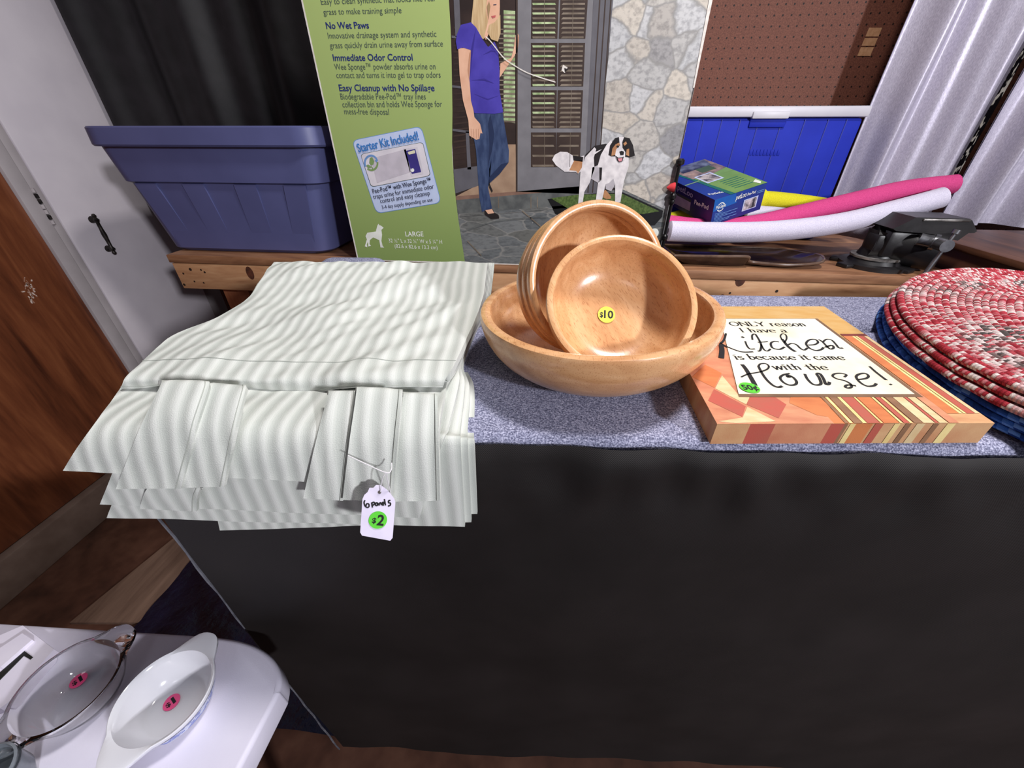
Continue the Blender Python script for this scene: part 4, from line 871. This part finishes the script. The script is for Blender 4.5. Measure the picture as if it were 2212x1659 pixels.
mb = MB(); a, b = hit(1627, 238, 1, CY), hit(1706, 238, 1, CY); mb.bx(a.x, b.x, CY - .011, CY + .01, clid - .004, czt - .014, cw, .003); mb.bx(a.x, b.x, CY - .002, CY + .02, clid - .028, clid - .003, cb, .003); mb.build('latch', lid)
# ================================================================== POOL NOODLES
def noodle(label, pts, r, m, seg=20):
    P = smoothline(pts, 8); n = len(P); rs = [r] * n; rs[0] = r * .97
    e0 = (P[0] - P[1]).normalized(); e1_ = (P[-1] - P[-2]).normalized()
    P = [P[0] + e0 * .004] + P + [P[-1] + e1_ * .004]; rs = [r * .8] + [r] * n + [r * .8]
    m_ = MB(); m_.tube(P, rs, m, seg)
    for q, e in ((P[0], e0), (P[-1], e1_)):
        u = e.cross(UP).normalized(); m_.disc(q + e * .0006, u, e.cross(u), r * .28, mat('noodle_hole', (90, 80, 90), rough=.9), 16)
    o = m_.build('pool_noodle', None, 50); return tag(rebase(o, tuple(P[len(P) // 2] - UP * r)), label, 'pool noodle', 'foam pool noodles')
foam = lambda n, c, c2: mat(n, c, c2, scale=500, rough=.85, spec=.2, bump=.5, bscale=420, bdist=.0015, lo=.4, hi=.6)
fw_, fp_, fy_ = foam('white_foam', (216, 210, 226), (196, 190, 210)), foam('pink_foam', (206, 74, 132), (190, 62, 118)), foam('yellow_foam', (222, 214, 48), (204, 194, 30))
V = lambda px, py, y: hit(px, py, 1, y)
noodle('white foam pool noodle in front, curving up over the vise', [V(1446, 499, 1.27), V(1530, 502, 1.27), V(1640, 501, 1.28), V(1740, 493, 1.30), V(1830, 479, 1.33), V(1920, 457, 1.36), V(1990, 439, 1.37), V(2034, 427, 1.375)], .029, fw_)
noodle('pink foam pool noodle lying along the top of the front white one', [V(1440, 484, 1.335), V(1530, 493, 1.335), V(1630, 484, 1.34), V(1720, 464, 1.36), V(1822, 440, 1.385), V(1948, 411, 1.425), V(2060, 398, 1.435)], .027, fp_)
noodle('white foam pool noodle at the back, low behind the pink one', [V(1610, 462, 1.50), V(1700, 470, 1.48), V(1800, 484, 1.46), V(1912, 504, 1.43)], .029, fw_)
noodle('yellow foam pool noodle poking out both sides of the small blue box', [V(1442, 480, 1.46), V(1500, 466, 1.47), V(1580, 446, 1.50), V(1648, 428, 1.53)], .029, fy_)
noodle('yellow foam pool noodle to the right of the small blue box, against the cooler', [V(1600, 428, 1.585), V(1680, 434, 1.58), V(1760, 444, 1.575), V(1850, 460, 1.57)], .0285, fy_)
# ================================================================== SMALL BLUE BOX
sbx = thing('product_carton', 'small blue and green pet pad carton tilted on the pool noodles', 'box', (.49, 1.42, 1.13))
def Rm(a, b, c): return Matrix.Rotation(a, 3, 'Z') @ Matrix.Rotation(b, 3, 'X') @ Matrix.Rotation(c, 3, 'Y')
M3 = Rm(.404, .154, -.239); u, v_, n_ = M3.col[0].copy(), M3.col[1].copy(), M3.col[2].copy()
l_, w_, h_ = .172, .285, .0785
Cc = hit(1544.4, 432, 1, 1.24); Cc = Cc + (Cc - CAM) * .033
nav, grn2, teal, purp, bb = pm('carton_blue', (30, 58, 140), (26, 50, 126), 8), pm('carton_green', (116, 152, 84), (104, 140, 74), 20), pm('carton_teal', (24, 104, 96)), pm('carton_purple', (46, 36, 96), (38, 30, 84)), pm('carton_bright_blue', (24, 96, 176), (28, 84, 164))
mb = MB()
ctr_ = Cc + u * l_ / 2 + v_ * w_ / 2 - n_ * h_ / 2; mb.box(ctr_, (l_, w_, h_), nav, M3, .0012, 2)
def face(o, e1, e2, nn):
    return lambda a, b, k=1: Vector(o) + e1 * a + e2 * b + nn * (.0004 + .0002 * k)
top = face(Cc, u * l_, v_ * w_, n_); fnt = face(Cc - n_ * h_, u * l_, n_ * h_, -v_); lft = face(Cc - n_ * h_, v_ * w_, n_ * h_, -u)
def fp(fc, pts, m, k): mb.poly([fc(a, b, k) for a, b in pts], m)
fp(top, [(.30, 0.0), (1, 0), (1, 1), (.12, 1), (.22, .6)], teal, 1); fp(top, [(.38, 0), (1, 0), (1, 1), (.2, 1), (.28, .6)], grn2, 2)
fp(top, [(.20, 1), (.26, .58), (.62, .56), (1, .62), (1, 1)], pm('carton_photo', (176, 148, 134), (96, 84, 84), 30), 3); fp(top, [(.3, .8), (.9, .78), (.98, 1), (.3, 1)], pm('carton_photo_dark', (44, 44, 56), (120, 130, 150), 24), 4)
fp(top, [(.55, .66), (.85, .66), (.85, .8), (.55, .8)], pm('carton_lawn', (70, 92, 58)), 5)
fp(top, [(.32, .38), (.66, .38), (.66, .62), (.32, .62)], sky, 5); fp(top, [(.35, .40), (.63, .40), (.63, .60), (.35, .60)], pm('carton_inset', (190, 180, 178), (40, 40, 44), 60), 6)
for i in range(6): fp(top, [(.5 + .0 * i, .33 - i * .045), (.86, .33 - i * .045), (.86, .318 - i * .045), (.5, .318 - i * .045)], teal, 4)
fp(top, [(.86, .10), (.96, .14), (.96, .06), (.90, .02)], whit, 5)
letter(mb, 'PetSafe', top(.05, .12, 4), top(.27, .08, 4), .011, whit, v_, n_, .01, .0002)
fp(fnt, [(0, .55), (.45, .62), (.4, 1), (0, 1)], bb, 1)
letter(mb, 'petLoo', fnt(.42, .74, 3), fnt(.62, .745, 3), .014, whit, n_, -v_, .015, .0002); letter(mb, 'Pee-Pod', fnt(.64, .75, 3), fnt(.80, .755, 3), .0085, whit, n_, -v_, .012, .0002)
for i in range(2): fp(fnt, [(.83, .80 - i * .06), (.97, .80 - i * .06), (.97, .775 - i * .06), (.83, .775 - i * .06)], skyb, 3)
for k in range(2): ribbon(mb, [fnt(.14 + .065 * math.cos(q), .66 + .15 * math.sin(q), 3) for q in ([.5 + x * .25 for x in range(9)] if k == 0 else [3.7 + x * .25 for x in range(9)])], .0028, whit, -v_, .0002)
letter(mb, 'PetSafe', fnt(.045, .62, 4), fnt(.235, .625, 4), .010, whit, n_, -v_, .014, .0004)
for i, (a, b) in enumerate(((.05, .2), (.05, .5), (.05, .3), (.05, .48), (.05, .22), (.05, .5), (.05, .36), (.05, .2))): fp(fnt, [(a, .45 - i * .055), (b, .45 - i * .055), (b, .43 - i * .055), (a, .43 - i * .055)], skyb, 3)
fp(fnt, [(.60, .18), (.88, .18), (.88, .62), (.60, .62)], sky, 3); fp(fnt, [(.62, .21), (.86, .21), (.86, .59), (.62, .59)], pm('carton_inset2', (206, 196, 200), (44, 50, 56), 70), 4)
fp(lft, [(0, 0), (1, 0), (1, 1), (0, 1)], purp, 1); fp(lft, [(.36, .16), (.90, .12), (.90, .52), (.36, .50)], pm('carton_info', (178, 158, 186), (160, 140, 170)), 2); fp(lft, [(.36, .50), (.90, .52), (.90, .62), (.36, .60)], pm('carton_olive', (70, 72, 52)), 2)
letter(mb, 'Pee-Pod', lft(.30, .52, 3), lft(.07, .56, 3), .013, whit, n_, -u, .015, .0002); letter(mb, 'petLoo', lft(.62, .74, 3), lft(.34, .70, 3), .017, pm('pale_violet_type', (176, 166, 200)), n_, -u, .015, .0002)
mb.build('printed_carton', sbx, fix=False)
mb = MB(); mb.prism([top(.0, .49, 1), top(.0, .51, 1), top(1, .51, 1), top(1, .49, 1)], n_ * .0002, pm('clear_tape', (120, 150, 110))); 
bpy.data.meshes  # (tape kept as a thin strip)
mb.build('sealing_tape', sbx, fix=False)
# ================================================================== BROWN TRAY UNDER THE NOODLES
tr_m = mat('brown_glaze', (64, 46, 38), (40, 28, 24), scale=30, rough=.16, spec=.6)
tray = thing('serving_tray', 'glossy dark brown wavy-edged tray under the white pool noodle', 'tray', (.55, 1.33, BZ))
mb = MB(); 
outl = [(.37, 1.235), (.50, 1.225), (.58, 1.228), (.60, 1.245), (.70, 1.235), (.80, 1.245), (.825, 1.29), (.80, 1.34), (.72, 1.40), (.40, 1.41), (.36, 1.36)]
zz = [.030, .034, .034, .016, .012, .018, .026, .022, .02, .02, .028]
o1 = smoothline([Vector((a, b, BZ + z)) for (a, b), z in zip(outl + outl[:1], zz + zz[:1])], 6)[:-1]
cc = Vector((.585, 1.32, 0))
ring = lambda s, dz, zf=None: [Vector((cc.x + (p.x - cc.x) * s, cc.y + (p.y - cc.y) * s, (p.z + dz) if zf is None else zf)) for p in o1]
mb.loft([ring(.70, 0, BZ + .001), ring(.80, 0, BZ + .004), ring(.97, -.006), ring(1.0, -.002), ring(1.0, .002), ring(.97, .003), ring(.80, 0, BZ + .011), ring(.5, 0, BZ + .008)], tr_m, True); mb.build('dish', tray)
mb = MB(); mb.tube(ring(.985, .001), .0042, mat('brown_glaze_rim', (112, 90, 76), (84, 64, 52), scale=30, rough=.14, spec=.7), 8, closed=True); mb.build('rim', tray)
# ================================================================== BENCH VISE
vi = mat('black_cast_iron', (34, 32, 34), (22, 20, 22), scale=30, rough=.42, spec=.5, bump=.3, bscale=60); st_ = mat('steel', (150, 150, 154), (120, 120, 124), scale=60, rough=.3, metal=.85); wl = mat('worn_bright_iron', (176, 172, 168), (90, 86, 84), scale=40, rough=.4, metal=.6)
vx = thing('bench_vise', 'black cast iron bench vise with steel screw handle on the workbench corner', 'vise', (1.02, 1.30, BZ))
VY = 1.285
q = lambda px, py, y=VY: hit(px, py, 1, y)
mb = MB(); bc_ = Vector((.985, VY + .02, BZ))
mb.tube([bc_, bc_ + UP * .012, bc_ + UP * .014, bc_ + UP * .026], [.088, .088, .066, .06], vi, 32)
for a in (20, 140, 200, 300): mb.box(bc_ + Vector((.092 * math.cos(R(a)), .07 * math.sin(R(a)), .006)), (.045, .036, .012), vi, Matrix.Rotation(R(a), 3, 'Z'), .004)
mb.build('base', vx)
mb = MB(); mb.tube([bc_ + UP * .026, bc_ + UP * .032], [.064, .064], wl, 32); mb.build('swivel_ring', vx)
zj = q(1960, 462).z; zj0 = q(1960, 493).z
mb = MB(); mb.tube([bc_ + UP * .032, bc_ + UP * .05, Vector((bc_.x + .01, bc_.y, zj0 - .02))], [.05, .043, .055], vi, 20); a = q(1925, 500); mb.bx(q(1908, 500).x, 1.05, VY - .035, VY + .06, BZ + .036, zj0 - .002, vi, .012); mb.bx(q(1884, 520).x, q(1908, 520).x + .02, VY - .02, VY + .03, q(1890, 540).z, q(1890, 505).z, vi, .006); mb.build('fixed_body', vx)
mb = MB(); pr_ = [q(1905, 487), q(1925, 478), q(1953, 463), q(2065, 466), q(2070, 470), q(2080, 492), q(2074, 496), q(2062, 496), q(2040, 512), q(2010, 506), q(1990, 498), q(1912, 492)]
mb.prism([Vector((p.x, VY - .045, p.z)) for p in pr_], (0, .095, 0), vi); jw = mb.build('jaw', vx)
mb = MB(); a, b = q(1968, 466.5), q(2066, 468); mb.bx(a.x, b.x, VY - .049, VY - .043, b.z - .005, a.z + .001, wl, .001); mb.build('jaw_plate', jw)
mb = MB(); sc0 = q(1985, 536); mb.tube([(.955, VY + .03, sc0.z + .008), (sc0.x - .02, VY - .005, sc0.z + .004), (sc0.x + .028, VY - .035, sc0.z), (sc0.x + .034, VY - .04, sc0.z)], [.05, .056, .054, .046], vi, 28); mb.bx(sc0.x - .045, sc0.x + .04, VY - .03, VY + .04, sc0.z, zj0 + .004, vi, .012); mb.build('slide', vx)
mb = MB(); h0, h1 = q(2020, 524, VY - .075), q(2046, 532, VY - .125); mb.tube([h0 + Vector((-.03, .02, .004)), h0, h1], [.016, .0155, .0155], st_, 18); mb.tube([h0 + Vector((-.006, .004, .001)), h0 + Vector((.002, -.002, 0))], .021, st_, 18); sc_o = mb.build('screw', vx)
mb = MB(); b0, b1 = q(2062, 505, VY - .110), q(1997, 592, VY - .118); mb.tube([b0, b1], .0052, st_, 10); mb.tube([b0, b0 + (b0 - b1).normalized() * .01], .009, st_, 12); mb.build('handle_bar', sc_o)
# ================================================================== RIGHT SIDE
dwm = wood('dark_walnut', [(.3, (52, 30, 22)), (.5, (88, 54, 38)), (.7, (116, 76, 54))], (3, .4, 3), 6, rough=.45, bump=.05)
cab = thing('wooden_cabinet', 'dark brown wooden cabinet right of the vise, below the silver curtains', 'cabinet', (1.55, 1.2, 0))
mb = MB(); mb.bx(1.20, 2.0, .97, 1.50, .0, 1.085, dwm, .003); mb.build('body', cab)
mb = MB(); mb.bx(1.188, 2.01, .96, 1.515, 1.085, 1.104, dwm, .005); mb.build('top', cab)
sl = NT('silver_satin'); v = sl.coord((1, 1, .35)); nn_ = sl.n('ShaderNodeTexNoise'); nn_.inputs['Scale'].default_value = 420; sl.l(v, nn_.inputs[0])
sl.l(sl.ramp(nn_.outputs[0], [(.3, (176, 170, 188)), (.7, (206, 200, 216))]), sl.b.inputs['Base Color']); sl.bump(nn_.outputs[0], .3, .0008); satin = sl.set(.42, .5, .25)
def silver(label, x0, x1, y0, y1, seed, zb):
    m_ = MB(); g = []
    for i in range(14):
        z = zb + (2.35 - zb) * i / 13; row = []
        for j in range(161):
            t = j / 160; x = x0 + (x1 - x0) * t
            ph = x * 40 + 1.5 * math.sin(x * 11 + seed) + .25 * math.sin(z * 2 + x * 5); f = math.sin(ph) + .28 * math.sin(2 * ph + seed)
            row.append(Vector((x + .004 * math.sin(z * 5 + x * 20), y0 + (y1 - y0) * t + .030 * f + .0035 * math.sin(x * 115 + seed + z), z)))
        g.append(row)
    m_.loft(g, satin, False, wrap=False); m_.loft([[p + Vector((0, .003, 0)) for p in r] for r in g], satin, False, wrap=False)
    o = m_.build('silver_curtain', None, 80, fix=False); return tag(rebase(o, ((x0 + x1) / 2, (y0 + y1) / 2, zb)), label, 'curtain', 'silver satin curtains')
e0 = hit(1985, 0, 1, 1.80); e1c = hit(1812, 425, 1, 1.80)
g0 = hit(2150, 255, 1, 1.72)
c1 = silver('silver satin curtain hanging beside the pegboard and cooler', (e0.x + e1c.x) / 2, g0.x - .01, 1.80, 1.74, 0.4, BZ + .012)
c2 = silver('silver satin curtain at the far right, past the dark gap', g0.x - .016, 2.35, 1.70, 1.53, 2.2, BZ + .06)
mb = MB(); tr = NT('painted_gap_glints'); n9 = tr.n('ShaderNodeTexNoise'); n9.inputs['Scale'].default_value = 34; n9.inputs['Detail'].default_value = 2; tr.l(tr.coord((2.2, 1, .8)), n9.inputs[0])  # black strip stands in for the dark gap, glints painted into its colour
tr.l(tr.ramp(n9.outputs[0], [(.54, (22, 20, 24)), (.58, (236, 232, 220))]), tr.b.inputs['Base Color']); gap_m = tr.set(.25, .5)
mb.bx(g0.x - .009, g0.x + .009, 1.75, 1.756, BZ + .15, 2.35, gap_m); o = mb.build('dark_gap_strip', fix=True); tag(rebase(o, (g0.x, 1.753, BZ + .15)), 'dark gap between the silver curtains, a black strip with painted glints', 'gap strip')
# ================================================================== WHITE TABLE WITH GLASS DISHES
TZ = .785
wt = mat('white_table_plastic', (222, 218, 234), (214, 210, 228), scale=10, rough=.5, bump=.25, bscale=800, bdist=.0004)
tbl = thing('folding_table', 'white plastic table with rounded corner and lipped edge at lower left', 'table', (-.75, -.15, 0))
def A2(px, py): p = hit(px, py, 2, TZ); return (p.x, p.y)
bl_, br_ = A2(0, 1345), A2(440, 1372)
edge = [A2(440, 1372), A2(500, 1379), A2(545, 1391), A2(578, 1410), A2(597, 1432), A2(607, 1462), A2(603, 1490), A2(595, 1510), A2(520, 1655)]
dirx = Vector((bl_[0] - br_[0], bl_[1] - br_[1], 0)).normalized()
far = Vector((edge[0][0], edge[0][1], 0)) + dirx * .95; dv = (Vector(edge[-1]) - Vector(edge[-2])).normalized()
e_ = [Vector((a, b, 0)) for a, b in edge]; nearR = e_[-1] + Vector((dv.x, dv.y, 0)) * .5; nearL = nearR + dirx * .95
out = [far] + smoothline(e_, 4) + [nearR, nearL]
ctt = sum(out, Vector()) / len(out)
def tin(s, z):
    res = []
    for i, p in enumerate(out):
        a, b = out[i - 1], out[(i + 1) % len(out)]; d = ((b - p).normalized() + (p - a).normalized()).normalized(); nn = Vector((-d.y, d.x, 0))
        if nn.dot(ctt - p) < 0: nn = -nn
        q_ = p + nn * s; res.append(Vector((q_.x, q_.y, z)))
    return res
mb = MB(); mb.prism([Vector((p.x, p.y, TZ - .042)) for p in out], (0, 0, .042), wt, True)
mb.bm.edges.ensure_lookup_table(); bmesh.ops.remove_doubles(mb.bm, verts=mb.bm.verts, dist=1e-5)
bmesh.ops.bevel(mb.bm, geom=[e for e in mb.bm.edges if abs(e.verts[0].co.z - e.verts[1].co.z) < 1e-6], offset=.006, segments=4, profile=.5, affect='EDGES'); mb.build('table_top', tbl, 50)
for x, y in ((-.42, .06), (-1.15, .06), (-.42, -.28), (-1.15, -.28)):
    mb = MB(); mb.tube([(x, y, 0), (x, y, TZ - .04)], .013, mat('grey_leg_steel', (130, 130, 134), rough=.4, metal=.6), 12); mb.build('leg', tbl)
gl = NT('clear_glass'); gl.b.inputs['Transmission Weight'].default_value = 1.0; gl.b.inputs['IOR'].default_value = 1.47; gl.b.inputs['Base Color'].default_value = (.97, .98, .98, 1); glass = gl.set(.02, .5)
milk = mat('milk_glass', (226, 226, 232), (220, 220, 228), scale=10, rough=.12, spec=.6, Subsurface_Weight=.0)
def dish(name, label, c, ax, r, h, th, m, lug, blue=None):
    """round baking dish with two lug handles along the direction ax (radians)"""
    t = thing(name, label, 'baking dish', c); C_ = Vector(c); m_ = MB(); N = 72
    def rad(a, base, ext):
        k = max(0, abs(math.cos(a)) - .80) / .20; return base + ext * (k * k * (3 - 2 * k))
    prof = [(.60, 0, 0), (.66, .002, 0), (.82, h * .35, 0), (.95, h * .8, .4), (1.0, h - .004, 1), (1.0, h, 1), (.985, h + .0005, .95)]
    inn = [(.93, h - .001, 0), (.90, h * .8, 0), (.78, h * .4, 0), (.64, th * 1.6, 0), (.56, th * 1.1, 0), (.2, th, 0), (.001, th, 0)]
    rings = []
    for f, z, e in [(.001, 0, 0)] + prof + inn:
        rings.append([C_ + Matrix.Rotation(ax, 3, 'Z') @ Vector(((rad(a, f * r, lug * e)) * math.cos(a), f * r * math.sin(a) if True else 0, z)) for a in [2 * math.pi * k / N for k in range(N)]])
    m_.loft(rings, m, False); b = m_.build('dish_body', t, 50)
    return t
DG = dish('glass_dish', 'round clear glass baking dish with lug handles and pink sticker', (-.552, .136, TZ + .0), R(75), .0525, .043, .004, glass, .017)
DW = dish('milk_glass_dish', 'white milk glass baking dish with blue pattern on its side and pink sticker', (-.429, .138, TZ + .0), R(86), .0510, .040, .004, milk, .018)
mb = MB(); blp = mat('blue_flower_print', (92, 112, 190), (196, 204, 228), scale=130, rough=.2, lo=.48, hi=.52)
rows = [[Vector((-.429, .138, TZ)) + Vector((math.cos(a) * rr, math.sin(a) * rr, z)) for a in [R(-55 + 90 * k / 24) for k in range(25)]] for rr, z in ((.0432, .016), (.0494, .032))]
mb.loft(rows, blp, False, wrap=False); mb.build('blue_pattern', DW, fix=False)
for t_, px, py in ((DG, 170, 1470), (DW, 371, 1517)):
    c = hit(px, py, 2, TZ + .0048); a = R(70); u2 = Vector((math.cos(a), math.sin(a), 0)); a = R(152)
    u2 = Vector((math.cos(R(62)), math.sin(R(62)), 0)); sticker(t_, c, u2, UP.cross(u2), UP, .0088, pink_st, '', 0, 0, parts=[('$', -.0058, -.0012, -.0028, .0056), ('1', .0006, .0036, -.0040, .0084)])
# white moulded part with a dark slot at the far left of the table
wp = thing('plastic_tray', 'white moulded plastic piece with a long black slot beside the clear dish', 'tray', (-.71, .15, TZ))
whp = mat('white_moulded_plastic', (226, 220, 234), (218, 212, 228), scale=20, rough=.55)
A3 = lambda px, py, z=.012: hit(px, py, 2, TZ + z)
mb = MB(); q4 = [A3(0, 1372), A3(49, 1351), A3(116, 1402), A3(20, 1515), A3(0, 1530)]; lf_ = [p + Vector((-.12, -.05, 0)) for p in (q4[0], q4[-1])]
pg_ = [lf_[0]] + q4 + [lf_[1]]; mb.prism([Vector((p.x, p.y, TZ + .0005)) for p in pg_], (0, 0, .0115), whp); mb.build('body', wp)
mb = MB(); q4 = [A3(0, 1398, .018), A3(47, 1367, .018), A3(68, 1381, .018), A3(0, 1440, .018)]; pg_ = q4 + [q4[-1] + Vector((-.08, -.03, 0)), q4[0] + Vector((-.08, -.03, 0))]
mb.prism([Vector((p.x, p.y, TZ + .012)) for p in pg_], (0, 0, .005), whp); mb.build('raised_step', wp)
mb = MB(); sl_ = mat('black_slot', (26, 28, 26), rough=.5)
q4 = [A3(-30, 1480), A3(54, 1407), A3(72, 1420), A3(66, 1425), A3(52, 1417), A3(-20, 1490)]; mb.prism([Vector((p.x, p.y, TZ + .012)) for p in q4], (0, 0, .0012), sl_); mb.build('slot', wp)
gm = mat('grey_glass', (128, 134, 142), (96, 102, 110), scale=30, rough=.15, spec=.6)
c = hit(-18, 1692, 2, TZ + .03); cup = thing('grey_cup', 'grey glazed cup cut off at the bottom left corner', 'cup', (c.x, c.y, TZ))
mb = MB(); mb.lathe([(.001, .001), (.02, .001), (.027, .02), (.028, .05), (.026, .051), (.024, .02), (.001, .005)], gm, Matrix.Translation((c.x, c.y, TZ)), 40); mb.build('cup_body', cup)
mb = MB(); mb.lathe([(.0285, .044), (.0292, .046), (.0285, .048)], mat('dark_grey_band', (60, 64, 70), rough=.2), Matrix.Translation((c.x, c.y, TZ)), 40); mb.build('band', cup)
